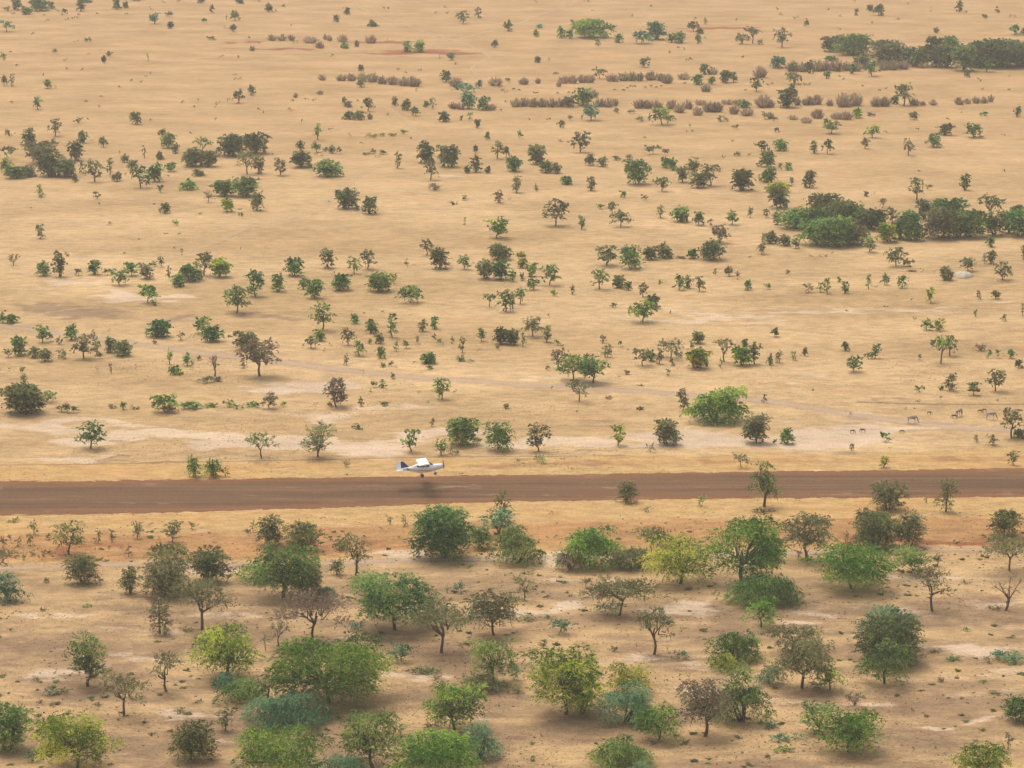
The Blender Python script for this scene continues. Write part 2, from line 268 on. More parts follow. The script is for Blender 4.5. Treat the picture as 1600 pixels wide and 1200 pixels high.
# every plant of the photograph: form+colour, x, base y, width, height (measured on the 1600x1200 photograph,
# turned below into a ground position and metres). Forms: A flat topped acacia, C round crown on a trunk, R dense
# rounded, P drooping mound, V vase shaped, T slender, S low shrub, B dry brown thicket, D bare.
# Colours: d dark, o olive grey, g green, b bright, y yellow green, t teal, n brownish
CAT = """
Pt 12 945 55 50;Ao 0 900 56 45;Ro 125 917 50 50;So 150 915 20 22;Rd 203 931 34 46;Ad 271 905 82 56;Ro 255 938 66 66;Rd 326 916 56 60;So 352 915 36 36;
Ao 316 985 90 84;To 250 991 36 60;Vg 138 1072 64 86;Ao 194 1118 76 68;Ao 261 1080 52 66;Cy 352 1058 96 82;Pt 356 1082 54 32;Pg 378 1104 86 40;Vo 353 1142 32 40;
Cy 121 1200 128 86;Rg 8 1182 72 80;Rd 300 1196 68 66;So 55 1066 18 8;St 77 1088 24 18;So 93 1088 28 12;So 60 1100 14 6;So 80 1103 12 6;So 152 1105 16 7;St 50 1193 30 22;So 280 1117 20 12;
So 308 1100 16 6;Sg 135 950 16 6;So 68 956 14 6;Sn 73 911 8 9;So 290 989 26 8;
Pb 398 915 70 44;Cg 442 935 108 86;Ro 474 934 54 62;Rd 423 858 45 54;Rd 473 866 56 50;An 489 1006 118 84;Ao 436 1010 36 40;So 415 1020 18 30;
Cg 617 984 126 90;Ao 690 1020 98 86;Co 772 992 82 70;Cb 515 1098 176 100;Ao 421 1096 44 46;So 458 1024 60 13;Pt 505 936 46 20;St 627 1039 44 35;So 662 1055 56 13;So 681 1064 24 10;
St 557 987 28 16;Cg 772 1066 72 74;Po 756 1086 76 32;Cb 711 1141 92 78;Pt 749 1193 70 66;Cb 680 1216 128 72;Ro 706 1188 48 46;Pt 446 1144 132 56;Cb 440 1212 134 74;Cg 583 1200 96 94;
Pt 528 1226 88 46;So 495 1152 26 8;St 699 928 14 14;St 716 928 18 20;So 728 1010 28 6;Sn 674 1141 28 12;
Ao 819 939 34 42;Ao 916 918 20 18;Ao 968 962 112 62;St 948 965 38 26;Sg 825 974 27 12;Sg 855 968 14 7;St 878 993 38 28;Ao 1022 1022 60 76;St 1043 978 18 14;Cy 884 1116 112 104;
Pb 909 1122 56 70;Cy 980 1082 76 46;Pt 980 1138 86 74;Cb 1028 1156 72 56;Cn 1101 1150 82 92;Pg 1160 1138 90 100;Pg 972 1202 94 46;Pt 1004 1222 56 30;St 1062 1033 34 18;So 925 1031 14 14;
So 958 1019 16 10;So 848 1010 14 6;So 912 1009 10 6;So 833 1022 18 8;St 804 1064 22 24;So 808 1086 26 14;Sg 1070 1164 20 8;Pg 1150 1040 84 52;Py 1130 1052 52 30;Pg 1196 954 112 54;
Cb 1189 980 58 50;Ao 1236 1020 96 45;Co 1253 1075 92 80;Cb 1296 1079 46 42;St 1280 1078 28 14;Pt 1204 1073 46 36;
At 1385 1012 92 68;Rd 1392 1046 94 84;Cg 1382 1068 82 68;Vg 1279 1144 56 50;Cb 1325 1174 98 64;Cy 1533 1216 84 56;Rg 1594 1133 46 46;St 1582 1039 60 21;So 1545 1038 20 12;To 1575 1170 14 28;
Dn 1335 1101 32 16;Sg 1510 988 14 9;So 1460 1022 24 8;Sg 1492 1035 26 10;So 1471 1066 8 8;So 1555 1087 22 8;St 1232 1161 58 15;St 1206 1141 28 14;Sg 1225 1176 36 9;Ao 1457 955 60 74;
Dn 1571 954 52 52;So 1554 953 26 6;So 1511 914 18 9;Rd 32 651 66 52;Cg 74 628 28 18;So 103 648 35 18;So 176 640 14 9;Sg 192 641 12 14;So 210 641 16 8;Cb 257 644 42 27;Sn 261 647 30 13;
Sg 297 641 42 14;Sg 325 638 28 9;Sg 356 638 18 14;Sg 371 640 18 10;Sg 393 638 26 12;Cg 142 701 44 44;Rb 303 747 24 36;Rb 332 747 28 31;Sy 352 746 14 18;Sy 20 818 22 11;
To 53 836 14 26;To 48 853 12 22;Cd 108 866 50 54;So 14 844 7 10;So 28 856 12 19;So 5 860 18 22;So 36 876 14 18;So 50 869 8 10;So 68 870 8 12;So 76 867 7 10;
To 153 849 14 22;To 175 847 10 22;Vo 214 841 22 28;Vo 270 847 30 36;So 300 829 11 15;So 75 844 9 12;So 247 848 4 9;To 201 870 8 22;So 170 862 5 6;Sn 385 833 14 6;Tg 396 831 12 19;
Ag 409 716 48 42;Vn 421 638 26 26;Tn 525 635 34 46;So 492 634 8 6;So 515 636 10 9;To 564 634 9 17;So 600 635 13 8;Sy 443 636 10 10;Tn 791 638 11 9;Cg 690 624 28 35;
Sg 585 606 12 12;Sg 598 607 13 16;Sg 557 671 17 10;Vo 497 714 53 54;Vg 642 706 30 38;To 675 666 9 14;Rg 723 700 50 48;Vg 689 711 20 26;So 706 712 15 24;Rg 779 707 44 50;So 713 711 9 8;
Sn 540 731 15 14;To 609 820 7 15;To 632 822 9 20;Rg 690 882 90 90;Rg 751 861 36 38;Cd 786 806 30 44;Vt 778 838 56 46;Co 556 899 46 68;Rd 533 862 26 20;Ro 525 901 24 28;Sn 517 852 6 14;
Sg 733 893 11 13;Pg 808 888 80 66;Vo 842 705 37 45;Tg 847 724 12 17;So 838 721 7 12;Vy 966 696 24 33;Ro 1043 698 38 44;So 1016 708 18 17;So 978 703 5 8;To 1067 641 19 36;
Pb 1122 666 92 62;Ro 1182 696 40 50;Ao 1158 731 28 24;Ao 905 627 40 33;Sn 950 624 14 7;Sn 1000 641 12 6;Tn 1194 629 9 14;Rd 981 788 32 37;So 1009 802 17 12;So 862 803 9 4;
Sg 1097 793 17 18;Cg 1194 792 50 74;So 1196 803 40 10;Pb 922 896 98 74;Pn 893 896 44 44;Ad 1018 866 62 44;Cy 1062 912 110 76;Ro 984 894 62 38;Cb 1160 913 124 108;Pg 1206 880 44 40;Sg 824 899 22 6;
Co 1260 876 78 78;So 1248 873 12 14;Ro 1391 802 56 50;To 1478 800 34 57;Sg 1446 787 6 11;Sn 1245 785 8 7;Rd 1373 862 68 62;Ro 1422 858 48 58;Ro 1356 832 36 38;Sd 1388 868 26 18;
To 1322 849 12 20;Rd 1573 841 48 46;Ao 1578 892 92 56;Cb 1330 920 124 68;Vg 1424 896 56 42;Dn 1464 885 14 20;Sn 1492 849 5 6;Rg 1230 695 21 27;Sg 1210 695 8 9;Sg 1384 692 17 18;To 1331 704 8 11;So 1391 705 5 9;
Vy 1381 731 16 19;Co 1581 685 34 50;Rd 1594 686 20 16;To 1525 691 7 13;So 1543 686 6 10;So 1552 697 18 17;Vg 1583 727 18 24;Sg 1438 614 16 13;Sg 1471 610 8 8;To 1484 610 20 28;Vg 1521 617 20 22;Co 1555 611 29 36;
Rd 257 334 17 18;To 63 373 14 23;St 65 308 13 14;So 151 312 13 14;Sn 174 352 10 6;Sg 274 353 12 10;Rg 66 432 21 25;Rd 92 434 25 44;Dn 20 415 16 15;So 122 431 12 15;Rg 147 430 20 25;So 167 431 13 12;
Vg 187 445 28 26;Vg 205 431 24 22;Ro 228 437 22 26;Td 252 417 10 18;Sy 241 417 10 11;To 263 432 9 18;Rg 277 449 21 21;Rg 296 441 32 29;Co 319 430 28 38;Sy 312 438 12 18;Ry 344 435 29 33;So 284 401 5 13;
Cb 231 473 30 30;Sg 240 478 10 10;Cg 370 489 40 41;Tg 399 463 28 42;Rg 3 505 12 20;Rg 17 506 22 16;Vg 66 535 24 29;So 78 534 10 14;So 92 539 13 14;Rg 110 533 20 27;To 146 529 8 15;So 150 541 9 16;So 171 520 5 8;
Rg 29 557 23 33;Sd 12 559 14 16;Ro 54 560 20 19;Ro 69 566 22 22;So 95 561 18 15;Co 131 560 36 40;To 151 554 14 22;So 155 561 10 12;Rd 172 552 18 26;Rd 190 558 28 26;Sn 213 541 5 7;
Rg 246 529 37 29;So 241 538 8 8;Vg 316 521 26 27;Rg 331 536 34 28;So 283 532 13 14;So 297 531 6 10;So 304 531 6 9;Rd 382 549 38 32;Cn 406 588 60 64;Tg 265 569 11 26;Vg 292 571 14 20;So 300 574 6 11;So 311 563 8 9;
Pb 274 587 23 17;Dn 335 588 12 34;So 320 600 26 13;So 340 597 13 9;Tn 173 584 6 17;So 152 580 6 10;Sg 13 581 6 9;Sg 36 593 11 9;Sg 35 583 9 11;So 213 577 4 12;Sn 380 575 12 10;
Rd 541 328 34 34;Rd 577 336 23 29;Sn 557 330 9 8;So 515 317 5 6;Sn 707 321 15 8;Sd 727 314 10 11;Tn 779 317 14 20;So 797 313 4 7;Vb 777 372 33 34;To 726 351 5 12;
Cd 667 399 21 26;Rd 687 422 29 35;Cg 725 421 20 23;So 739 412 5 8;So 635 417 7 14;So 646 417 3 7;Rg 459 433 28 31;Td 512 419 22 31;Cg 554 428 21 28;Co 574 421 24 32;
Rg 434 457 21 31;Rg 474 453 15 20;Rg 491 468 28 32;Rg 533 456 28 29;So 520 431 9 7;Rg 594 458 38 33;Sy 615 444 11 18;Cg 641 473 37 28;Cg 504 516 38 44;Rg 499 534 18 21;Cd 486 544 22 21;
So 472 544 5 6;So 515 541 6 8;So 508 550 8 6;Co 544 539 22 28;Tg 562 556 17 26;To 541 570 9 18;So 566 583 7 7;Rg 554 507 14 17;Rg 580 522 20 24;Tg 613 527 16 39;Rd 592 538 16 18;So 578 538 7 10;
Rg 595 561 16 20;So 599 574 9 8;So 611 573 9 10;So 618 575 5 6;To 614 592 8 12;Vo 660 518 17 19;Rg 679 515 13 21;So 678 535 7 16;So 688 541 11 13;So 652 536 6 12;So 634 545 12 15;To 619 549 9 18;
So 707 537 6 12;Td 722 551 11 26;So 720 565 15 11;Sg 735 566 14 4;Vg 752 533 13 21;So 750 552 6 9;So 778 548 9 11;Rd 782 539 22 28;Rd 798 540 18 26;Rg 669 569 24 18;Sg 671 577 11 7;Sg 647 570 7 7;
Ag 765 480 20 23;Cg 790 487 27 35;Ro 782 408 33 28;Ro 757 438 26 33;Rg 783 439 28 33;Ro 401 330 20 30;
Cd 868 353 39 42;Td 909 358 12 22;Co 957 334 16 20;Cd 970 354 32 28;Sg 939 327 13 10;Sg 973 309 11 12;So 1007 313 11 10;Td 1032 340 13 21;Rg 1063 348 28 27;Rg 1092 353 17 24;Vg 1144 351 19 24;To 1172 340 9 18;
Sn 1110 356 10 15;Cn 1126 380 28 30;Rd 1113 408 38 34;Rg 1082 405 18 17;Sn 1064 405 15 6;To 1197 340 10 15;Co 1190 397 14 18;Cd 948 415 32 34;Rg 986 422 33 39;Rd 1017 407 24 23;Rd 1039 404 24 24;
Cg 937 452 28 33;Rd 967 451 20 22;Rg 981 454 13 15;Cd 1005 464 14 24;Cb 1004 503 43 36;Rd 1019 483 22 23;Sg 959 481 11 9;Cg 1062 453 17 24;Rg 1076 451 13 22;Co 1093 455 19 24;Sg 1032 444 8 8;To 1117 430 6 12;Cd 1138 431 13 16;
Dn 1152 437 5 13;Rg 1169 454 12 18;Sg 1199 453 12 11;Ry 814 402 15 9;Ry 817 420 18 18;Rg 830 433 18 24;Cg 833 453 19 22;Cg 859 446 32 34;So 816 439 8 14;Rg 801 441 12 20;Cg 813 475 21 28;To 801 481 9 26;
Tg 894 460 8 16;Sg 866 463 12 11;Co 832 526 33 33;Ro 855 536 14 28;Rd 803 541 17 27;To 817 542 11 24;Sg 871 541 10 11;Tn 942 536 11 14;Sg 969 542 7 10;So 981 550 4 7;Td 949 558 15 21;So 938 557 6 9;
Cn 872 576 24 33;Cg 896 594 50 42;Cg 927 598 47 43;Co 1004 572 29 30;Rg 1018 566 16 20;To 1030 569 14 25;Ao 1048 560 38 32;To 1050 571 8 12;So 1060 560 14 12;Rd 1091 538 19 21;To 1081 549 9 19;Ry 1091 578 35 34;
Ao 1132 566 35 38;Rb 1160 574 30 34;Sg 1127 576 8 16;Rd 1164 542 10 13;To 1179 569 21 36;Sg 1044 588 7 13;Sn 980 586 9 8;Sy 965 592 8 6;So 856 579 8 8;
Rd 1217 327 30 38;Ad 1294 345 56 44;Rg 1245 360 56 34;Ro 1215 352 16 22;Rg 1268 358 50 36;Ad 1308 352 56 42;Rg 1325 352 46 36;Rg 1276 386 54 46;Rg 1305 388 58 48;Rb 1312 366 40 30;Ro 1335 385 46 34;Cg 1358 394 26 26;
Ro 1204 382 26 22;Ro 1226 385 20 20;Co 1243 388 14 16;Rd 1347 350 24 26;Rd 1362 361 46 36;Cd 1393 352 20 30;Cy 1387 380 30 32;Rd 1408 375 28 34;Rg 1428 378 34 34;Rd 1445 344 26 32;Rd 1469 342 26 32;Rg 1488 352 46 44;
Ao 1475 376 64 52;Rg 1500 374 42 44;Cg 1520 374 46 48;Ad 1548 344 42 42;Rd 1555 370 34 42;Rg 1577 366 30 38;Rg 1596 372 42 46;Rd 1592 342 24 22;Rg 1422 356 32 28;
Rg 1548 387 13 18;Cd 1400 416 35 31;So 1420 418 18 15;So 1440 427 6 10;Sn 1425 425 16 4;So 1459 426 5 6;Ro 1480 439 21 24;Co 1512 424 26 22;Rd 1549 413 16 23;To 1538 412 6 18;Co 1567 438 28 29;Td 1599 406 9 26;
So 1231 430 7 10;Sg 1312 441 8 10;So 1299 398 4 7;So 1264 458 16 16;Sg 1283 457 14 18;Tg 1293 459 11 26;Rg 1321 459 12 20;Tg 1357 451 10 24;So 1366 452 7 9;Cg 1383 445 14 18;Cg 1409 450 15 21;So 1418 441 6 9;
Vy 1454 473 18 25;Sg 1425 471 7 7;To 1529 467 8 15;Vo 1556 467 15 14;Sd 1429 500 9 5;To 1524 495 6 12;So 1568 502 12 13;To 1598 494 6 22;Cg 1448 516 18 19;Vy 1465 517 24 20;
Vo 1211 526 12 15;Rd 1322 549 13 16;Tg 1367 560 17 24;So 1357 562 14 12;Vg 1335 581 25 26;To 1217 567 13 21;Rg 1203 571 10 19;Sg 1240 564 9 16;Co 1257 556 10 14;Ab 1470 568 33 44;Co 1484 556 24 34;
Dn 1532 548 16 8;Sg 1546 560 9 15;Sg 1559 560 8 14;Cg 1580 560 12 15;Sg 1568 557 5 8;So 1437 563 6 11;Rd 1593 576 13 15;
At 11 49 24 18;So 8 18 14 10;Ro 26 16 18 20;Rd 41 23 15 14;Rg 60 18 30 22;Ro 80 14 10 12;So 89 20 6 6;So 101 20 9 8;Ro 126 18 14 22;Ro 132 5 22 8;Rd 182 15 13 18;Rd 196 13 10 12;
Sy 197 24 8 6;Sn 216 2 24 5;Sn 235 17 7 9;Vt 241 37 16 18;Ao 264 26 12 9;Rd 266 45 10 12;So 256 6 6 6;Sn 279 5 7 6;Rd 314 5 12 10;Td 331 20 8 14;Co 367 32 15 16;To 354 31 3 8;Sg 319 35 9 8;St 353 48 7 8;Co 364 50 11 13;Rd 374 6 13 10;
Sn 329 63 13 8;Sn 391 62 8 6;Bn 394 80 9 11;So 120 69 6 9;So 137 66 11 9;Tg 5 94 9 13;Sn 18 84 4 5;So 85 83 9 8;So 104 98 6 9;Sy 137 89 6 6;So 171 88 12 9;Vo 162 99 8 13;Ty 231 96 4 14;
Sy 347 90 9 5;Sn 373 93 6 8;Sd 127 111 10 4;Sd 375 124 7 4;Sn 367 125 3 4;Cd 7 134 10 17;To 18 135 10 21;Vg 75 138 12 13;Cg 59 171 13 21;Sn 87 138 4 3;Sn 158 153 5 4;Sn 154 168 4 3;Sd 285 162 9 6;
So 356 160 7 9;Cd 373 161 19 22;Rd 393 149 12 17;Sd 338 168 8 7;So 341 162 8 5;Cd 86 213 21 29;So 122 194 15 12;Rd 211 195 18 21;So 11 215 9 14;So 21 214 8 7;Rd 44 234 22 35;Rd 129 224 15 21;So 144 223 4 8;Cd 162 230 15 17;
Vo 253 214 14 13;Rg 262 232 21 26;Ro 274 240 12 17;Td 225 247 7 21;Ro 250 250 13 14;Ro 195 254 13 15;So 188 242 7 7;Ro 206 266 16 17;Ro 62 258 48 40;Ao 80 236 26 20;Ad 12 248 32 20;Rg 9 269 19 24;Rg 22 280 32 22;Ro 44 277 22 20;
Rd 76 277 36 38;Rd 99 278 34 32;Rd 117 252 25 34;So 128 272 12 20;Rd 117 285 9 14;Cd 148 284 31 36;To 172 273 12 28;Rd 181 284 16 16;Cg 220 293 29 36;Rg 241 285 24 31;Rg 266 269 16 17;Sn 260 276 5 4;Sn 196 274 4 4;
Ro 302 262 34 32;Ro 326 262 28 28;Ag 318 240 30 26;Ro 310 276 20 13;Pb 294 298 29 20;So 250 302 11 14;Sy 61 309 12 22;Rd 360 246 42 38;Rd 398 242 40 36;Co 387 272 34 38;Ro 404 272 18 32;Rg 349 308 34 28;Rg 382 309 42 34;
Dn 325 316 9 15;Ry 355 332 20 24;Sg 376 338 9 14;Rd 420 19 12 15;So 430 21 6 6;Sd 405 4 10 5;Rd 542 23 10 12;Ro 525 35 11 13;Pg 582 42 17 12;Sy 454 43 6 5;Sn 607 18 4 8;Cd 723 37 20 21;To 747 28 12 17;Rd 794 49 14 19;Cd 773 74 11 12;
Bn 424 64 18 13;Bn 440 64 16 13;Bn 455 64 12 13;Sg 462 68 9 7;Bn 484 68 26 14;Bn 499 76 17 14;Bn 508 62 7 11;Bn 515 64 10 12;Bn 535 66 20 15;Rg 538 76 13 11;Bn 557 73 9 12;Bn 579 68 20 17;Sg 604 66 5 6;Sn 404 69 7 5;
Rg 636 82 15 20;Rb 654 82 18 20;Ct 705 94 12 12;Sg 688 91 6 4;Bn 503 126 15 12;Bn 533 127 18 14;Bn 549 127 18 15;Bn 566 128 18 18;Bn 582 129 20 18;Bn 597 132 18 16;Bn 614 133 22 17;Bn 631 135 22 18;Bn 647 136 24 20;
Cd 564 111 9 10;Co 564 136 13 14;Sd 656 111 7 4;Rd 696 129 16 20;Bn 712 136 24 18;Co 748 138 11 14;Bn 774 135 25 18;Sn 793 130 8 9;Bn 501 147 0 0;Bn 462 153 9 9;Bn 500 148 11 9;Sd 493 158 9 6;Td 538 163 8 13;Ro 544 168 13 11;
So 564 169 6 6;Cd 575 174 15 22;Sd 585 170 5 4;Rd 545 187 20 14;Rd 561 188 18 16;Bn 578 187 11 12;Rd 617 166 10 16;Rd 634 173 16 19;Cd 649 181 14 15;Ro 666 168 9 11;Td 676 169 12 18;Rd 694 191 17 17;Td 721 189 6 9;So 734 189 10 14;Vo 746 200 10 14;
At 727 152 38 22;Rt 732 171 22 30;Bn 708 171 16 14;Bn 720 172 16 14;Rg 756 173 20 23;Bn 768 173 18 13;Vb 496 218 14 26;Sd 515 206 9 7;Sy 547 213 6 5;Sy 580 215 19 9;Sy 597 213 10 7;Sy 613 213 14 6;Sg 632 210 14 9;
Cg 761 219 8 14;Cd 469 236 15 17;Cd 494 238 14 17;So 495 246 6 7;So 502 246 8 6;So 508 237 8 8;Vo 518 240 12 13;So 530 241 9 13;So 566 229 7 9;So 574 243 16 6;So 583 240 10 9;So 598 242 12 9;So 590 246 8 6;
Vo 438 274 19 28;Rd 470 263 30 27;So 484 267 10 14;Rg 512 278 41 30;Sd 537 279 7 9;Td 622 263 12 27;Rd 665 256 26 36;Cd 673 281 24 32;Rd 693 262 22 36;Rd 707 262 22 36;Cd 743 239 8 13;Cd 777 248 19 29;Cd 791 246 11 18;
Rd 743 270 20 28;Rd 730 271 10 13;Rd 762 271 9 12;Dn 679 297 15 8;Rg 803 269 23 26;Sn 837 8 5 8;Sd 917 4 9 5;So 926 21 4 8;Ry 838 58 10 14;St 843 44 12 7;So 896 38 8 8;Rg 877 60 14 20;Rg 890 61 14 17;Rb 927 61 60 34;
Tt 934 72 9 13;Rg 967 67 14 15;Ct 1003 68 30 20;Rt 1026 63 28 31;Rg 1050 67 14 16;Rg 1062 68 18 19;Sn 1085 31 5 5;To 1102 38 6 11;Cd 1083 49 20 16;Rd 1094 53 12 9;Rg 1091 69 10 16;Sg 1101 64 6 9;Co 1160 69 22 18;Ad 1176 68 28 28;So 1188 70 9 9;
Rd 840 98 10 11;Sd 859 96 5 6;Cd 1007 105 16 15;Ad 937 123 23 18;Bn 818 133 20 14;Bn 841 131 9 11;Bn 881 131 20 15;Bn 895 131 18 16;Bn 910 130 18 17;Bn 922 130 18 17;Bn 873 136 10 12;Bn 957 128 24 16;Bn 975 127 20 17;Bn 988 127 16 19;Bn 1000 127 14 18;
Bn 1018 126 22 18;Bn 1043 131 22 19;Bn 1032 127 14 15;Bn 1069 125 23 14;Rd 1102 117 18 18;Bn 1114 117 17 15;Rg 1090 133 18 18;Ry 1112 132 12 13;Bn 1103 144 20 16;Rd 1134 130 18 22;Rd 1147 129 12 17;Cd 1182 143 20 23;Bn 1188 122 24 22;
Bn 806 168 18 17;Bn 819 167 18 18;Bn 833 168 18 18;Bn 847 168 18 17;Bn 861 168 18 17;Bn 875 168 20 17;Ro 890 168 22 19;Rg 912 166 28 30;Bn 928 153 15 16;Bn 937 168 20 17;Bn 950 168 20 17;Bn 961 166 14 15;Ct 923 188 28 25;So 963 177 9 9;
Bn 999 170 20 18;Bn 1012 170 18 17;Bn 1027 169 18 15;So 987 178 13 8;Bn 1050 171 20 18;Bn 1062 177 22 19;Bn 1075 171 18 17;Bn 1095 165 22 12;Bn 1090 181 20 17;Bn 1108 176 22 21;Bn 1121 176 22 21;Bn 1137 164 24 12;Bn 1147 179 20 16;Bn 1156 165 22 13;
Bn 1168 182 24 16;Rg 1163 169 20 13;Bn 1194 169 27 25;So 1196 187 12 14;Cg 1034 195 40 28;So 1000 190 16 9;So 1130 191 18 12;So 1149 202 12 8;So 1077 199 8 7;Co 876 200 13 13;Sg 827 189 8 6;Sn 857 188 4 5;So 891 188 9 9;
Cd 907 238 30 33;Sg 813 217 9 14;Sb 1074 208 5 5;Sd 1083 207 5 3;Sn 874 223 9 6;Rd 839 258 26 33;Rd 853 271 20 21;Rd 869 272 18 18;Ag 1020 241 27 15;So 1040 242 11 11;Cd 1190 236 18 17;So 1152 244 11 9;Rd 922 259 17 19;Ro 941 261 17 18;So 965 251 14 9;So 983 249 11 9;
Rg 996 290 39 43;Rg 1043 263 19 18;Rg 1051 267 15 20;Ro 1083 274 21 29;Ro 1067 286 20 27;Rd 1092 295 28 26;Co 1110 290 31 35;Rd 1161 299 32 36;Rd 1198 262 24 27;Rg 1198 286 17 21;So 1188 284 8 12;Cd 1034 299 26 23;Rg 885 289 18 15;Ro 924 299 15 24;
Ro 807 302 15 28;Tn 838 299 7 13;Co 1222 74 29 31;Td 1260 42 8 13;Sn 1245 30 5 5;Sn 1336 8 6 8;Td 1338 24 8 11;Rd 1360 18 10 12;Rd 1374 25 17 20;So 1417 10 4 7;So 1455 18 5 8;Rd 1499 19 12 19;So 1558 21 8 12;So 1539 31 9 10;So 1577 30 6 9;So 1584 30 6 9;
Vo 1463 51 9 8;Cg 1585 54 16 17;Cg 1599 55 9 12;Cg 1335 88 56 38;Ro 1304 82 36 27;Ao 1387 102 60 42;Rd 1420 100 34 28;Rd 1435 105 30 34;Ad 1462 84 28 28;Ag 1487 84 30 28;Rd 1463 106 38 38;Rd 1482 107 34 38;Cg 1507 112 36 44;Ad 1540 106 62 44;
Ad 1567 108 92 50;Rd 1596 105 40 40;Cg 1541 112 24 27;Rd 1525 106 26 30;Co 1511 121 10 13;Bn 1240 112 26 20;Bn 1256 113 22 18;Bn 1278 112 24 22;Bn 1292 111 22 20;Bn 1308 112 22 22;Bn 1324 111 20 18;Bn 1338 112 20 18;Bn 1355 108 18 16;Bn 1382 110 20 18;
Bn 1396 110 20 19;Bn 1412 109 22 19;Bn 1445 107 20 13;Rt 1216 107 24 21;Rd 1265 115 13 22;Rb 1300 96 20 10;Rg 1333 116 11 16;Cg 1362 119 22 24;Rd 1347 107 26 22;Co 1240 131 25 20;Rd 1238 115 13 18;Rd 1238 142 11 12;Cg 1292 122 12 12;
Rd 1231 169 28 32;Bn 1204 168 16 16;Bn 1246 165 14 16;Bn 1262 165 20 18;Bn 1276 164 22 19;Bn 1297 166 14 14;Bn 1319 168 28 26;Bn 1337 166 26 24;Bn 1369 167 20 19;Bn 1383 167 20 19;Bn 1430 166 20 15;Bn 1443 165 12 10;Bn 1459 165 17 12;
Bn 1500 164 16 15;Bn 1513 163 14 12;Bn 1526 162 14 14;Bn 1539 162 14 14;Bn 1549 160 10 15;Bn 1278 186 21 19;Bn 1240 188 20 11;Bn 1261 193 22 13;Bn 1308 187 24 15;Bn 1323 188 22 18;Ry 1340 185 16 17;Sn 1362 182 13 7;Bn 1204 186 13 14;So 1211 190 10 9;
Cd 1412 165 28 36;Rd 1398 163 14 15;Cg 1299 209 26 24;Vb 1363 215 24 20;Cd 1427 187 13 13;So 1502 177 7 9;Sb 1538 182 15 10;Rd 1590 183 12 18;So 1214 207 10 9;Sn 1480 188 9 4;Rd 1479 212 20 20;Rg 1460 231 22 24;Vg 1521 215 30 23;
Rg 1220 236 21 20;Rd 1272 240 12 21;Cd 1293 240 19 23;Vo 1352 232 15 18;Co 1420 243 18 28;Rd 1203 256 14 26;So 1219 266 8 13;Rg 1232 267 13 14;Rg 1205 286 18 26;Tn 1237 288 7 12;Rd 1265 294 20 29;Ry 1216 302 36 18;Co 1432 312 26 36;So 1453 297 10 10;
Rd 1508 298 17 28;So 1354 308 8 10;So 1364 305 7 6;Dn 1379 325 10 13
"""
# small dark animals far out on the plain (x, y of the feet, length in px, heading 1 right -1 left)
GOATS = """785 143 5 1;803 141 5 -1;866 117 5 1;871 117 5 -1;811 142 4 1;835 147 4 -1;839 147 4 1;871 147 4 1;889 146 4 -1;960 142 4 1;974 143 5 1;980 139 4 1;986 137 5 -1;991 137 5 1;1008 138 4 1;1017 136 4 1;1026 138 4 -1;1033 136 4 1;
1249 134 5 1;1258 134 5 -1;1264 134 5 1;1206 132 4 1;1200 134 4 -1;1318 125 4 1;1348 136 4 -1;1374 143 5 1;1384 140 4 1;1312 121 4 -1;1332 677 8 1;1348 676 9 -1;1409 677 7 1;1452 648 7 1;1531 645 6 1;1538 644 6 -1;1491 654 9 -1"""
DONKEYS = "1425 662 16 1;1498 651 12 1;1548 656 14 1"
# tiny dark tufts and dung-sized clumps (x, y)
SPECKS = """47 327;154 320;241 320;260 366;282 366;218 375;195 397;271 390;313 335;376 390;579 613;655 614;668 630;711 614;566 674;598 488;568 491;617 466;653 541;877 541;857 495;1048 490;862 608;998 603;1003 604;1062 652;902 645;
1384 481;1321 486;104 23;21 23;124 25;70 24;96 24;105 31;114 31;119 29;75 34;153 22;52 54;27 103;67 118;105 108;206 127;219 129;227 120;236 116;18 161;135 160;137 187;337 188;298 209;309 158;303 168;367 117;237 188;186 137;
443 11;539 15;682 21;599 14;442 11;519 88;623 110;633 116;458 158;478 156;452 172;456 173;412 178;404 172;471 191;607 180;558 158;651 143;739 146;782 138;790 146;789 160;782 174;641 217;426 242;695 14;699 22;711 101;
1074 95;1080 94;1060 75;1014 94;1163 90;1047 83;1069 79;988 27;1017 11;1151 33;1220 24;1295 16;1312 27;1241 30;1403 31;1361 37;1311 47;1213 16;1500 9;1510 20;1528 125;1532 127;1577 120;1535 141;1576 141;1434 202;1465 200;1492 198;1384 208;1568 213;
1436 268;1567 268;1275 277;1345 318;1144 222;1006 216;1178 226;1170 243;1164 144;1070 131;1098 132;885 223;1129 247;1171 403;1282 401;1291 402;1267 401;879 719;808 721;541 742;720 742;895 734;75 911;1375 630;1415 640;1427 640;1435 628;1472 622;1559 628;1330 648;1270 611;
760 1021;580 1149;690 1155;846 1151;1190 1152;1280 1017;1267 1110;1425 1110;1410 1166;1426 1171;1461 1170;1372 1170;1262 999;1078 1057;1062 1057;470 826;533 832;148 858;190 857;60 858;172 855;247 857"""
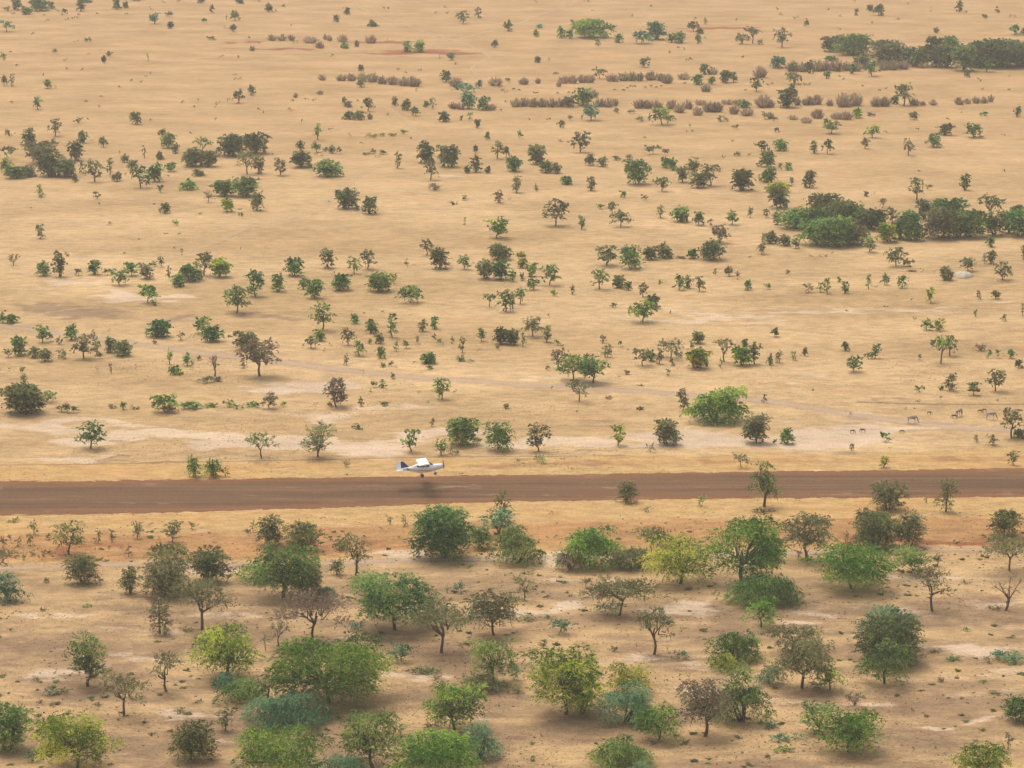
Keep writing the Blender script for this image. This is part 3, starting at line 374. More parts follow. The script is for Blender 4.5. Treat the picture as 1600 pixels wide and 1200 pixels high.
# ------------------------------------------------------------------ foliage
def leaf_mat(name, c1, c2, c3, trans=.42):
    m = bpy.data.materials.new(name); m.use_nodes = True; t = m.node_tree; t.nodes.clear()
    out = t.nodes.new('ShaderNodeOutputMaterial'); d = t.nodes.new('ShaderNodeBsdfDiffuse'); tr = t.nodes.new('ShaderNodeBsdfTranslucent'); mx = t.nodes.new('ShaderNodeMixShader')
    a = t.nodes.new('ShaderNodeAttribute'); a.attribute_name = 'tint'; r = t.nodes.new('ShaderNodeValToRGB')
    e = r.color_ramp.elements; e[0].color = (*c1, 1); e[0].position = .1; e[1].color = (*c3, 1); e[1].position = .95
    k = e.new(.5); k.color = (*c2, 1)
    oi = t.nodes.new('ShaderNodeObjectInfo'); h = t.nodes.new('ShaderNodeHueSaturation'); mr = t.nodes.new('ShaderNodeMapRange'); mr.inputs[3].default_value = .475; mr.inputs[4].default_value = .52
    mv = t.nodes.new('ShaderNodeMapRange'); mv.inputs[3].default_value = .85; mv.inputs[4].default_value = 1.15
    L = t.links.new; L(oi.outputs['Random'], mr.inputs[0]); L(mr.outputs[0], h.inputs['Hue'])
    wn = t.nodes.new('ShaderNodeTexWhiteNoise'); wn.noise_dimensions = '1D'; L(oi.outputs['Random'], wn.inputs['W']); L(wn.outputs[0], mv.inputs[0]); L(mv.outputs[0], h.inputs['Value'])
    L(a.outputs['Fac'], r.inputs[0]); L(r.outputs[0], h.inputs['Color'])
    L(h.outputs[0], d.inputs['Color']); L(h.outputs[0], tr.inputs['Color']); mx.inputs[0].default_value = trans
    L(d.outputs[0], mx.inputs[1]); L(tr.outputs[0], mx.inputs[2]); L(mx.outputs[0], out.inputs[0])
    return m
LM = {
 'd': leaf_mat('dark_leaves', (.07,.085,.035), (.155,.18,.07), (.30,.33,.12)),
 'o': leaf_mat('olive_leaves', (.13,.13,.06), (.24,.24,.105), (.37,.37,.17)),
 'g': leaf_mat('green_leaves', (.05,.11,.035), (.145,.26,.075), (.38,.50,.14)),
 'b': leaf_mat('bright_leaves', (.055,.14,.03), (.17,.335,.06), (.46,.60,.11)),
 'y': leaf_mat('yellow_green_leaves', (.08,.14,.025), (.28,.36,.05), (.66,.66,.10)),
 't': leaf_mat('blue_green_leaves', (.07,.16,.085), (.15,.30,.16), (.30,.47,.25)),
 'n': leaf_mat('brown_leaves', (.15,.115,.07), (.26,.205,.13), (.38,.31,.20)),
 'B': leaf_mat('dry_stems', (.26,.185,.11), (.45,.335,.21), (.64,.50,.34), .4),
}
BARK = mottled('bark', (.085,.062,.045), (.15,.11,.08), 3)

def tube(P, r0, r1, k=5):
    P = np.asarray(P, float); n = len(P); rad = np.linspace(r0, r1, n)
    T = np.gradient(P, axis=0); T /= np.linalg.norm(T, axis=1)[:, None] + 1e-9
    ref = np.where(np.abs(T[:, 2:3]) > .9, np.array([[1., 0, 0]]), np.array([[0, 0, 1.]]))
    A = np.cross(T, ref); A /= np.linalg.norm(A, axis=1)[:, None] + 1e-9; B = np.cross(T, A)
    an = np.arange(k) * 2 * math.pi / k
    V = P[:, None] + rad[:, None, None] * (np.cos(an)[None, :, None] * A[:, None] + np.sin(an)[None, :, None] * B[:, None])
    I = np.arange(n * k).reshape(n, k); J = np.roll(I, -1, 1)
    Q = np.stack([I[:-1], J[:-1], J[1:], I[1:]], -1).reshape(-1, 4)
    return V.reshape(-1, 3), Q
class Acc:
    def __init__(s): s.V = []; s.Q = []; s.n = 0
    def add(s, V, Q): s.V.append(V); s.Q.append(Q + s.n); s.n += len(V)
    def get(s): return np.concatenate(s.V), np.concatenate(s.Q)
def curve(a, b, rs, bend=.15, n=5):
    a = np.asarray(a, float); b = np.asarray(b, float); L = np.linalg.norm(b - a); u = np.linspace(0, 1, n)[:, None]
    mid = (rs.rand(3) - .5) * L * bend * 2; mid[2] -= .0
    return a + (b - a) * u + mid * (4 * u * (1 - u)) * .6 + (rs.rand(n, 3) - .5) * L * .03 * np.sin(u * math.pi)

def leaves(rs, blobs, area_density, leaf, droop, spread, elong=3.0, k=7, up=.35):
    """sprigs rooted on lumpy blobs; every sprig is a short drooping chain of leaf faces"""
    V = []; T = []
    for (cx, cy, cz, rx, ry, rz) in blobs:
        A = 4 * math.pi * ((rx * ry)**1.6 + (rx * rz)**1.6 + (ry * rz)**1.6)**(1 / 1.6) / 3**(1 / 1.6)
        ns = max(4, int(A * area_density / k))
        d = rs.normal(size=(ns, 3)); d /= np.linalg.norm(d, axis=1)[:, None]
        flip = (d[:, 2] < -.2) & (rs.rand(ns) < .55); d[flip, 2] *= -1
        rr = (rs.rand(ns)**.45)[:, None] * .95
        lump = 1 + .18 * np.sin(d[:, :1] * 5 + cx * 9) * np.cos(d[:, 1:2] * 6 + cz * 7)
        P0 = np.array([cx, cy, cz]) + d * rr * lump * np.array([rx, ry, rz]) * .88
        out = d.copy(); out[:, 2] = out[:, 2] * .6 + up; out += rs.normal(size=out.shape) * spread
        out /= np.linalg.norm(out, axis=1)[:, None]
        SL = leaf * (1.3 + 1.5 * rs.rand(ns)) * (1.3 + .35 * (droop > .9) if k > 5 else .65)
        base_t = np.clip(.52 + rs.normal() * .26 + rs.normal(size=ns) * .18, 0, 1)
        for j in range(k):
            u = (j + .5) / k
            C = P0 + out * (SL * u)[:, None]; C[:, 2] -= droop * SL * u * u
            C += rs.normal(size=C.shape) * leaf * .22
            dirv = out.copy(); dirv[:, 2] -= 2 * droop * u; dirv += rs.normal(size=dirv.shape) * .45; dirv /= np.linalg.norm(dirv, axis=1)[:, None]
            side = np.cross(dirv, rs.normal(size=dirv.shape)); side /= np.linalg.norm(side, axis=1)[:, None] + 1e-9
            hl = leaf * .5 * (.7 + .6 * rs.rand(ns))[:, None]; hw = hl / elong * 1.3
            V.append(np.stack([C - dirv * hl, C + side * hw, C + dirv * hl, C - side * hw], 1))
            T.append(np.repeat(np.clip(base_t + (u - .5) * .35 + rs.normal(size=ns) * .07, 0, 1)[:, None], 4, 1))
    V = np.concatenate(V); T = np.concatenate(T)
    V[..., 2] = np.maximum(V[..., 2], .02)
    return V.reshape(-1, 3), np.arange(V.shape[0] * 4).reshape(-1, 4), T.ravel()

WIND = False
def plan(form, W, D, H, rs, big, pxh=50, colr='g'):
    """blob list, limbs [(start, end, r0, r1)] for one plant of width W, depth D and height H (metres)"""
    B = []; L = []; a0 = rs.rand() * 6.28; asym = rs.uniform(.08, .4); skew = rs.uniform(-.18, .18); ph_ = rs.rand() * 6.28
    if WIND: skew = .42; asym = .1
    if form == 'A':
        n = int(8 + 5 * big); th = H * .085
        fork = np.array([rs.uniform(-.05, .05) * W, 0, H * rs.uniform(.3, .42)]); L.append(((0, 0, -.1), fork, H * .032, H * .024))
        for i in range(n):
            a = i * 2.4 + rs.rand(); q = math.sqrt((i + .5) / n) * .78
            z = H * (.93 - .30 * q * q - .12 * rs.rand()) - (0 if rs.rand() < .8 else H * .16)
            r = W * rs.uniform(.15, .24)
            x, y = q * W / 2 * math.cos(a), q * D / 2 * math.sin(a); x = np.clip(x, -W / 2 + r, W / 2 - r); y = np.clip(y, -D / 2 + r, D / 2 - r)
            B.append((x, y, z - th, r, r, th * rs.uniform(.8, 1.5)))
            if rs.rand() < .8: L.append((fork + (rs.rand(3) - .5) * .1, (x * .9, y * .9, z - th), H * .018, H * .005))
    elif form in 'CV':
        n = int(9 + 14 * big); zb = ((.24 if colr in 'on' else .10) if pxh > 45 else .16) if form == 'C' else .08
        fork = np.array([rs.uniform(-.06, .06) * W, 0, H * (.28 if form == 'C' else .12)]); L.append(((0, 0, -.1), fork, H * .035, H * .026))
        for i in range(n):
            u = (i + .5) / n; z = H * (zb + .12 + (.86 - zb - .12) * u)
            if form == 'C': env = math.sin(math.pi * min(1, max(.12, .18 + .72 * (z / H - zb) / (1 - zb))))**.6
            else: env = .3 + .75 * (z / H)**.8 if z < .8 * H else .75
            a = i * 2.4 + rs.rand(); q = rs.uniform(.35, 1)
            r = W * rs.uniform(.12, .25) * (1.1 if pxh < 45 else 1); rz = min(H * .2, r * rs.uniform(.42, .75) * (1.25 if pxh < 45 else 1))
            x = q * env * (W / 2 - r * .8) * math.cos(a) ; y = q * env * (D / 2 - r * .8) * math.sin(a)
            z = min(z, H - rz); B.append((x, y, z, r, r, rz))
            if rs.rand() < .75: L.append((fork + (rs.rand(3) - .5) * .1, (x * .8, y * .8, z), H * .02, H * .005))
    elif form == 'R':
        n = int(9 + 9 * big); sm = 1.12 if pxh < 40 else 1
        for s in range(3): L.append(((rs.uniform(-.08, .08) * W, 0, -.1), (rs.uniform(-.25, .25) * W, rs.uniform(-.2, .2) * D, H * .55), H * .025, H * .01))
        for i in range(n):
            u = (i + .5) / n; z = H * (.12 + .76 * u); env = math.sqrt(max(.1, 1 - abs(z / H * 2 - .95)**2.6)) * (.7 + .3 * rs.rand()) * (1 + .2 * math.sin(2 * z / H * 3 + ph_) * (pxh > 40))
            if z < .3 * H: env *= .85
            a = i * 2.4 + rs.rand(); r = sm * W * rs.uniform(.19, .3); rz = min(H * .24, r * rs.uniform(.75, 1.05)); q = rs.uniform(.5, 1)
            B.append((q * env * (W / 2 - r * .85) * math.cos(a), q * env * (D / 2 - r * .85) * math.sin(a), min(z, H - rz), r, r, rz))
        B.append((0, 0, H * .45, W * .3, D * .3, H * .35))
    elif form == 'P':
        n = int(12 + 16 * big)
        for s in range(4): L.append(((rs.uniform(-.05, .05) * W, 0, -.1), (rs.uniform(-.3, .3) * W, rs.uniform(-.2, .2) * D, H * .6), H * .03, H * .01))
        for i in range(n):
            a = i * 2.4 + rs.rand(); q = math.sqrt((i + .3) / n); r = W * rs.uniform(.09, .21)
            z = H * max(.14, math.sqrt(max(0, 1 - q**2.2)) * rs.uniform(.6, 1.06) * (1 + .18 * math.sin(2 * a + ph_)) - .12); rz = min(H * .2, r * rs.uniform(.45, .8))
            B.append((q * (W / 2 - r) * math.cos(a) * 1.05, q * (D / 2 - r) * math.sin(a), min(z, H - rz), r, r, rz))
        B.append((0, 0, H * .35, W * .33, D * .33, H * .33))
    elif form == 'T':
        n = 4 + int(3 * big); x = 0
        top = (rs.uniform(-.15, .15) * W, 0, H * .9); L.append(((0, 0, -.1), top, H * .03, H * .01))
        for i in range(n):
            u = (i + .5) / n; r = W * rs.uniform(.3, .42); rz = min(H * .2, r * 1.15)
            B.append((rs.uniform(-1, 1) * (W / 2 - r), rs.uniform(-.5, .5) * (D / 2 - r), H * (.22 + .72 * u) - rz * .5, r, r, rz))
    elif form == 'S':
        for i in range(4):
            r = W * rs.uniform(.16, .26); rz = min(H * .34, r)
            B.append((rs.uniform(-1, 1) * (W / 2 - r), rs.uniform(-.6, .6) * (D / 2 - r * .8), rz + rs.rand() * max(0, H - 2 * rz), r, r * .8, rz))
    if form != 'S':
        B = [(x * (1 + asym * math.cos(math.atan2(y, x) - a0)) + skew * z, y, z - .22 * asym * math.cos(math.atan2(y, x) - a0) * (z if form in 'AC' else 0) * .5, rx, ry, rz) for x, y, z, rx, ry, rz in B]
        L = [(a, ((b_[0] * (1 + asym * .6 * math.cos(math.atan2(b_[1], b_[0]) - a0)) + skew * b_[2]) if q else b_[0], b_[1], b_[2]), r0, r1) for q, (a, b_, r0, r1) in enumerate(L)]
    if form in 'ACV' and len(L) > 5:          # limbs divide twice instead of radiating from one point
        st, br = L[0], L[1:]; f = np.array(st[1], float); nm_ = 3 + (rs.rand() < .5); ang = [math.atan2(b_[1][1], b_[1][0]) for b_ in br]; N = [st]
        for q in range(nm_):
            lo_ = -math.pi + 2 * math.pi * q / nm_; S_ = [b_ for b_, a_ in zip(br, ang) if lo_ <= a_ < lo_ + 2 * math.pi / nm_]
            if not S_: continue
            mean = np.mean([b_[1] for b_ in S_], 0); k_ = rs.uniform(.38, .58); m_ = f + (mean - f) * k_ + [0, 0, H * rs.uniform(-.03, .05)]
            N.append((tuple(f), tuple(m_), H * .022, H * .015)); N += [(tuple(m_), b_[1], H * .013, H * .004) for b_ in S_]
        L = N
    return B, L

def limbs_mesh(L, rs, extra_twigs=0, k=5):
    A = Acc()
    for a, b_, r0, r1 in L:
        c_ = curve(a, b_, rs); A.add(*tube(c_, max(r0, .03), max(r1, .012), k))
        for q in range(extra_twigs):
            s = c_[rs.randint(1, len(c_))]; e = s + (rs.rand(3) - [.5, .5, .3]) * np.linalg.norm(np.array(b_) - np.array(a)) * .6
            A.add(*tube(curve(s, e, rs, .2, 4), max(r1, .015), .008, 3))
    return A.get()

def reeds(rs, W, D, H, px):
    """a clump of dry stems that fan outwards, thickest at the outside"""
    lw = .55 / px; n = int(np.clip(W * H * px * px * .41 * 2.1, 50, 2600)); 
    a = rs.rand(n) * 2 * math.pi; q = np.sqrt(rs.rand(n)); x0 = q * np.cos(a) * W * .27; y0 = q * np.sin(a) * D * .27
    h = H * (1 - .5 * q**2) * rs.uniform(.45, 1.02, n); ox = x0 / (W * .27) * W * .24 + rs.normal(size=n) * .07 * W; oy = y0 / (D * .27) * D * .2 + rs.normal(size=n) * .05 * D
    z0 = rs.rand(n)**2 * h * .5
    B0 = np.stack([x0 + ox * z0 / h, y0 + oy * z0 / h, z0], -1); T0 = np.stack([x0 + ox, y0 + oy, h], -1)
    s = rs.normal(size=(n, 3)); s[:, 2] = 0; s /= np.linalg.norm(s, axis=1)[:, None]; s *= lw * rs.uniform(.6, 1.5, n)[:, None]
    V = np.stack([B0 - s, B0 + s, T0 + s * .6, T0 - s * .6], 1); tt = np.clip(rs.normal(.5, .22, n), 0, 1)
    return V.reshape(-1, 3), np.arange(n * 4).reshape(-1, 4), np.repeat(tt, 4)

ENT = []      # everything that gets a label: dict(px, py, w, h, form, colour, obj)
TINY = []
def build_plant(form, colr, px, py, pw, ph, seed):
    rs = np.random.RandomState(seed)
    x, y, s = gpos(px, py); rpx = s * .64                     # pixels per metre in the scored picture
    W = pw / s; Ht = ph / s; D = W * rs.uniform(.8, .95)
    if form in 'RPSB':
        D = min(D, Ht * 1.6 + .5)
        H = max(.6 * Ht, Ht - .13 * D); y += D * .42
    elif form in 'CVT': H = Ht * .97; y += 0
    else: H = Ht * .97 + 0
    if form == 'A': D = min(D, Ht * 1.3)
    leaf = max(.15, (1.75 if pw * ph > 1200 else 2.1) / rpx) if form != 'S' else max(.14, 1.9 / rpx)
    leaf = min(leaf, .4 * W)
    big = min(1, pw * ph / 7000.)
    loc = (x, y, (float(fbm(np.array([x / 30]), np.array([y / 30]), 21, 3)[0]) - .5) * .12)
    m = LM['B'] if form == 'B' else LM[colr]
    if form == 'B':
        V, Q, T = reeds(rs, W * 1.02, D, H * 1.03, rpx)
        o = link('dry_thicket', mesh_np('dry_thicket', V, Q, [m], T), loc=loc); return o
    if form == 'D':
        fork = (W * .1, 0, H * .35); L = [((0, 0, -.1), fork, H * .045, H * .03)]
        low = pw > ph * 1.5
        for i in range(7 if not low else 12):
            a = i * 2.4; L.append(((0, 0, 0) if low else fork, (math.cos(a) * W * .46 * rs.uniform(.5, 1), math.sin(a) * D * .4, H * rs.uniform(.55, .98)), H * .022, H * .006))
        V, Q = limbs_mesh(L, rs, 4); n0 = len(Q)
        Bl = [(l[1][0], l[1][1], l[1][2] - .05 * H, W * .1, W * .1, H * .06) for l in L[1:]]
        V2, Q2, T2 = leaves(rs, Bl, 1.3 / leaf**2, leaf * .8, .2, .5)
        if pw < 20:
            me = mesh_np('bare_tree', np.concatenate([V, V2]), np.concatenate([Q, Q2 + len(V)]), [BARK, LM['n']], np.r_[np.zeros(len(V)), T2], midx=np.r_[np.zeros(len(Q)), np.ones(len(Q2))])
            return link('bare_tree', me, loc=loc)
        root = bpy.data.objects.new('bare_tree', None); col.objects.link(root); root.location = loc
        link('trunk', mesh_np('trunk', V, Q, [BARK]), root); link('twigs', mesh_np('twigs', V2, Q2, [LM['n']], T2), root)
        return root
    global WIND
    WIND = (px, py) == (1122, 666)
    Bl, L = plan(form, W, D, H, rs, big, ph, colr)
    dens = {'A': 2.7, 'C': 2.9, 'V': 3.4, 'R': 3.9, 'P': 3.4, 'T': 4.6, 'S': 4.6}[form] / (leaf * leaf)
    droop = {'P': 1.0, 'C': .7, 'A': .25, 'V': .35, 'R': .6, 'T': .5, 'S': .3}[form]
    # loose stray tufts at the rim keep the outline uneven
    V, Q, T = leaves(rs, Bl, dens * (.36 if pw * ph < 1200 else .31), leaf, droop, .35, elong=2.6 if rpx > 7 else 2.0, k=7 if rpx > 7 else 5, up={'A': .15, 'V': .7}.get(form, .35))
    # silhouette fit to the measured width and height
    lo, hi = np.percentile(V[:, 0], [1, 99]); k = W / max(hi - lo, .1); k = min(max(k, .7), 1.5); V[:, 0] = (V[:, 0] - (lo + hi) / 2) * k; V[:, 1] *= k
    zt = np.percentile(V[:, 2], 99); kz = min(max(H / zt, .7), 1.5); V[:, 2] *= kz
    L = [((a[0], a[1], a[2]), ((b_[0] - (lo + hi) / 2) * k if q else b_[0], b_[1] * k if q else b_[1], b_[2] * kz), r0, r1) for q, (a, b_, r0, r1) in enumerate(L)]
    nm = {'A': 'acacia_tree', 'C': 'tree', 'V': 'small_tree', 'T': 'small_tree', 'R': 'bush', 'P': 'bush', 'S': 'shrub'}[form]
    if form == 'S':
        if pw * ph > 150: 
            V2, Q2 = limbs_mesh([((0, 0, -.05), (Bl[i][0], Bl[i][1], Bl[i][2]), .03, .012) for i in range(3)], rs, 0, 3)
            me = mesh_np(nm, np.concatenate([V, V2]), np.concatenate([Q, Q2 + len(V)]), [m, BARK], np.r_[T, np.zeros(len(V2))], midx=np.r_[np.zeros(len(Q)), np.ones(len(Q2))])
        else: me = mesh_np(nm, V, Q, [m], T)
        return link(nm, me, loc=loc)
    V2, Q2 = limbs_mesh(L, rs, 1 if big > .3 and form in 'AC' else 0, 6 if big > .2 else 4)
    if max(pw, ph) < 24:
        me = mesh_np(nm, np.concatenate([V, V2]), np.concatenate([Q, Q2 + len(V)]), [m, BARK], np.r_[T, np.zeros(len(V2))], midx=np.r_[np.zeros(len(Q)), np.ones(len(Q2))])
        return link(nm, me, loc=loc)
    root = bpy.data.objects.new(nm, None); col.objects.link(root); root.location = loc
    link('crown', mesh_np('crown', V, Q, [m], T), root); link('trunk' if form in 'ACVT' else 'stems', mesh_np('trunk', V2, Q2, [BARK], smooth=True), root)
    return root
for i, e in enumerate(x for x in CAT.replace('\n', '').split(';') if x.strip()):
    f, x_, y_, w_, h_ = e.split(); x_, y_, w_, h_ = map(int, (x_, y_, w_, h_))
    if w_ == 0: continue
    if f[0] in 'AC' and w_ >= 28 and x_ > 1200 and (76 < y_ < 115 or 338 < y_ < 392) and (x_ * 7 + y_) % 4: f = 'R' + f[1]     # the two dense belts of thicket
    if f[0] == 'S' and w_ * h_ < 64: TINY.append((x_, y_, w_, h_, f[1])); continue
    o = build_plant(f[0], f[1], x_, y_, w_, h_, 1000 + i)
    ENT.append(dict(x=x_, y=y_, w=w_, h=h_, f=f[0], c=f[1], o=o))
# the smallest tufts, too many and too small to part: one object
rs = np.random.RandomState(5); VV = []; QQ = []; TT = []; nn = 0
for e in SPECKS.replace('\n', '').split(';'):
    a = e.split()
    if len(a) == 2: TINY.append((int(a[0]), int(a[1]), rs.randint(3, 7), rs.randint(2, 5), 'n' if rs.rand() < .5 else 'd'))
for (a, b_, c_, d_, q) in TINY:
    x, y, s = gpos(a, b_); W = c_ / s; H = d_ / s; leaf = 1.5 / (s * .64)
    V, Q, T = leaves(rs, [(0, 0, H * .45, W * .42, W * .35, H * .42)], 1.1 / leaf**2, leaf, .3, .4, k=4)
    T = T * .3 + (.0 if q in 'nd' else .45)
    VV.append(V + [x, y, 0]); QQ.append(Q + nn); TT.append(T); nn += len(V)
# stray dry tufts strewn over the whole plain
def scatter(n, y0, y1, smin, smax, name, m, seed, k=5, ph=.8, tb=.5, mask=None):
    rs = np.random.RandomState(seed); px = rs.uniform(-80, 1680, n * 3); py = rs.uniform(y0, y1, n * 3)
    X, Y = gpos_v(px, py)
    d = fbm(X / 12, Y / 12, seed + 7); ok = rs.rand(n * 3) < smooth(d, .42, .62)
    ef_ = np.interp(px, [-400, 0, 120, 800, 1600, 2000], [755, 752, 751, 742, 732, 728]); en_ = np.interp(px, [-400, 0, 300, 500, 800, 1200, 1600, 2000], [808, 805, 801, 794, 783, 779, 777, 775])
    ok &= ~((py > ef_ - 1) & (py < en_ + 1))
    X = X[ok][:n]; Y = Y[ok][:n]; n = len(X)
    size = rs.uniform(smin, smax, n) * (1 + (Y - 290) / 700); V = []; T = []
    tb_ = np.clip(rs.normal(tb, .2, n), 0, 1)
    for j in range(k):
        a = rs.rand(n) * 6.283; r = size * .45 * rs.rand(n); cx = X + np.cos(a) * r; cy = Y + np.sin(a) * r
        s_ = rs.normal(size=(n, 2)); s_ /= np.linalg.norm(s_, axis=1)[:, None]; s_ *= (size * .22)[:, None]
        h = size * ph * rs.uniform(.4, 1, n); l = rs.normal(size=(n, 2)) * size[:, None] * .25
        V.append(np.stack([np.stack([cx - s_[:, 0], cy - s_[:, 1], h * 0 - .03], -1), np.stack([cx + s_[:, 0], cy + s_[:, 1], h * 0 - .03], -1),
                           np.stack([cx + s_[:, 0] * 1.1 + l[:, 0], cy + s_[:, 1] + l[:, 1], h], -1), np.stack([cx - s_[:, 0] * 1.1 + l[:, 0], cy - s_[:, 1] + l[:, 1], h * .9], -1)], 1)); T.append(np.repeat(tb_[:, None], 4, 1))
    V = np.concatenate(V).reshape(-1, 3); T = np.concatenate(T).ravel()
    return V, np.arange(len(V)).reshape(-1, 4), T
o = link('scattered_tufts', mesh_np('scattered_tufts', np.concatenate(VV), np.concatenate(QQ), [LM['d']], np.concatenate(TT)))
tag(o, 'tiny dark tufts and clumps strewn singly over the dry plain', 'tufts', kind='stuff')
V, Q, T = scatter(560, 830, 1230, .2, .75, '', None, 123, k=14, ph=.3, tb=.5)
tag(link('ground_scrub', mesh_np('ground_scrub', V, Q, [LM['o']], T)), 'sparse olive grey creeping scrub between the near trees', 'scrub', kind='stuff')
straw = leaf_mat('straw', (.38,.25,.12), (.55,.38,.19), (.70,.52,.28), .45)
V, Q, T = scatter(16000, 560, 1230, .08, .2, '', None, 77, ph=.35, tb=.6)
tag(link('dry_grass', mesh_np('dry_grass', V, Q, [straw], T)), 'short dry straw coloured grass covering the plain', 'grass', kind='stuff')
V, Q, T = scatter(3200, 800, 1230, .10, .32, '', None, 99, ph=.35, tb=.5)
tag(link('dead_weeds', mesh_np('dead_weeds', V, Q, [LM['n']], T)), 'small brown dead weeds dotted over the bare ground', 'weeds', kind='stuff')
# ------------------------------------------------------------------ the light aircraft lifting off
import bmesh
WHITE = mottled('aircraft_white', (.90, .90, .90), (.84, .84, .84), 1.5, .35, .5); BLUE = mat('aircraft_blue', (.012, .045, .20), .35, spec=.5)
GLASS = mat('cabin_glass', (.03, .04, .045), .12, spec=.6); TYRE = mat('tyre_rubber', (.03, .026, .025), .8); DARKM = mat('dark_metal', (.08, .08, .085), .4, spec=.5); RIM = mat('wheel_rim', (.35, .12, .10), .5)
def loft(name, secs, m, parent, k=16, power=2.6, cap=True, rng=None):
    bm = bmesh.new(); rings = []
    for (x, yc, zc, hw, hh) in secs:
        r = []
        for i in range(k):
            a = 2 * math.pi * i / k; c, s = math.cos(a), math.sin(a)
            r.append(bm.verts.new((x, yc + hw * math.copysign(abs(c)**(2 / power), c), zc + hh * math.copysign(abs(s)**(2 / power), s))))
        rings.append(r)
    for a, b_ in zip(rings, rings[1:]):
        for i in range(k): bm.faces.new((a[i], a[(i + 1) % k], b_[(i + 1) % k], b_[i]))
    if cap: bm.faces.new(rings[0]); bm.faces.new(rings[-1][::-1])
    bmesh.ops.recalc_face_normals(bm, faces=bm.faces)
    me = bpy.data.meshes.new(name); bm.to_mesh(me); bm.free(); me.materials.append(m)
    for p in me.polygons: p.use_smooth = True
    return link(name, me, parent)
def prism(name, poly, y0, y1, m, parent, bev=.0):
    """polygon in the x-z plane given thickness in y"""
    bm = bmesh.new(); a = [bm.verts.new((x, y0, z)) for x, z in poly]; b_ = [bm.verts.new((x, y1, z)) for x, z in poly]
    bm.faces.new(a); bm.faces.new(b_[::-1]); n = len(poly)
    for i in range(n): bm.faces.new((a[i], b_[i], b_[(i + 1) % n], a[(i + 1) % n]))
    bmesh.ops.recalc_face_normals(bm, faces=bm.faces)
    if bev: bmesh.ops.bevel(bm, geom=bm.edges[:], offset=bev, segments=2, affect='EDGES')
    me = bpy.data.meshes.new(name); bm.to_mesh(me); bm.free(); me.materials.append(m); return link(name, me, parent)
def foil(chord, thick, x_le):
    pts = []
    for u in (0, .03, .1, .25, .45, .7, 1): pts.append((x_le - u * chord, thick * (2.6 * math.sqrt(u) * .5 - 1.3 * u * .5 + .5 * u * (1 - u)) ))
    for u in (.7, .45, .25, .1, .03): pts.append((x_le - u * chord, -thick * .28 * math.sqrt(u) * (1 - u) * 1.8))
    return pts
def tubeobj(name, P, r, m, parent, k=8):
    V, Q = tube(P, r, r, k); return link(name, mesh_np(name, V, Q, [m], smooth=True), parent)
gx, gy, s_ = gpos(661, 763)
plane = bpy.data.objects.new('light_aircraft', None); col.objects.link(plane)
plane.location = (gx, gy, 2.72)
plane.rotation_mode = 'XYZ'; plane.rotation_euler = (R(-10), R(-6.5), R(6))
tag(plane, 'small white high-wing propeller aeroplane with blue tail fin lifting off over the airstrip', 'aeroplane')
fus = loft('fuselage', [(2.75, 0, .1, .24, .22), (2.68, 0, .1, .36, .32), (2.2, 0, .08, .46, .4), (1.5, 0, .05, .5, .47), (1.0, 0, .05, .53, .53), (.2, 0, .05, .54, .55), (-.6, 0, .08, .5, .55), (-1.3, 0, .2, .36, .38), (-2.3, 0, .33, .2, .22), (-3.2, 0, .4, .1, .13)], WHITE, plane)
loft('cabin_top', [(1.35, 0, .42, .30, .1), (1.0, 0, .55, .46, .24), (.75, 0, .66, .48, .3), (-.3, 0, .68, .46, .28), (-1.0, 0, .52, .34, .2), (-1.7, 0, .42, .2, .1)], WHITE, plane)
for sy in (-1, 1):
    y_ = sy * .535
    prism('side_window', [(.92, .28), (.72, .78), (.02, .80), (-.02, .30)], y_ - .02 * sy, y_ + .012 * sy, GLASS, plane)
    prism('rear_window', [(-.1, .32), (-.1, .78), (-.65, .7), (-.8, .42)], y_ * .93 - .03 * sy, y_ * .97 + .01 * sy, GLASS, plane)
    prism('stripe', [(1.2, -.30), (.4, -.20), (-.6, .02), (-1.5, .2), (-.6, -.05), (.4, -.27)], sy * .40, sy * .545, BLUE, plane)
    prism('tail_mark', [(-1.65, .2), (-2.1, .42), (-2.35, .42), (-2.05, .2)], sy * .2, sy * .36, BLUE, plane)
prism('windscreen', [(1.5, .44), (.98, .86), (.86, .82), (1.2, .40)], -.40, .40, GLASS, plane)
wing = prism('wing', [(x, z + .98 + (x - .8) * .07) for x, z in foil(1.42, .17, .80)], -4.5, 4.5, WHITE, plane)
for sy in (-1, 1):
    prism('aileron', [(-.44, .905), (-.66, .895), (-.66, .885), (-.44, .875)], sy * 2.6, sy * 4.3, WHITE, wing)
    tubeobj('wing_strut', [(.35, sy * .5, -.25), (.3, sy * 2.3, .93)], .035, WHITE, plane)
    tubeobj('gear_leg', [(-.15, sy * .4, -.4), (-.2, sy * .9, -.83)], .05, WHITE, plane)
def wheel(x, y, z, r):
    an = np.linspace(0, 2 * math.pi, 21); t_ = tubeobj('wheel', [(x + (r - .07) * math.cos(a), y, z + (r - .07) * math.sin(a)) for a in an], .075, TYRE, plane)
    prism('rim', [(x + (r - .1) * math.cos(a), z + (r - .1) * math.sin(a)) for a in an[:-1]], y - .05, y + .05, RIM, t_)
wheel(-.2, -.95, -.85, .22); wheel(-.2, .95, -.85, .22); wheel(1.62, 0, -.82, .19)
tubeobj('nose_leg', [(1.5, 0, -.35), (1.6, 0, -.6)], .05, WHITE, plane)
for sy in (-1, 1): tubeobj('nose_fork', [(1.6, 0, -.58), (1.62, sy * .11, -.64), (1.62, sy * .11, -.82)], .025, WHITE, plane)
prism('tail_fin', [(-1.75, .50), (-2.55, 1.42), (-2.88, 1.42), (-2.95, .42)], -.05, .05, BLUE, plane)
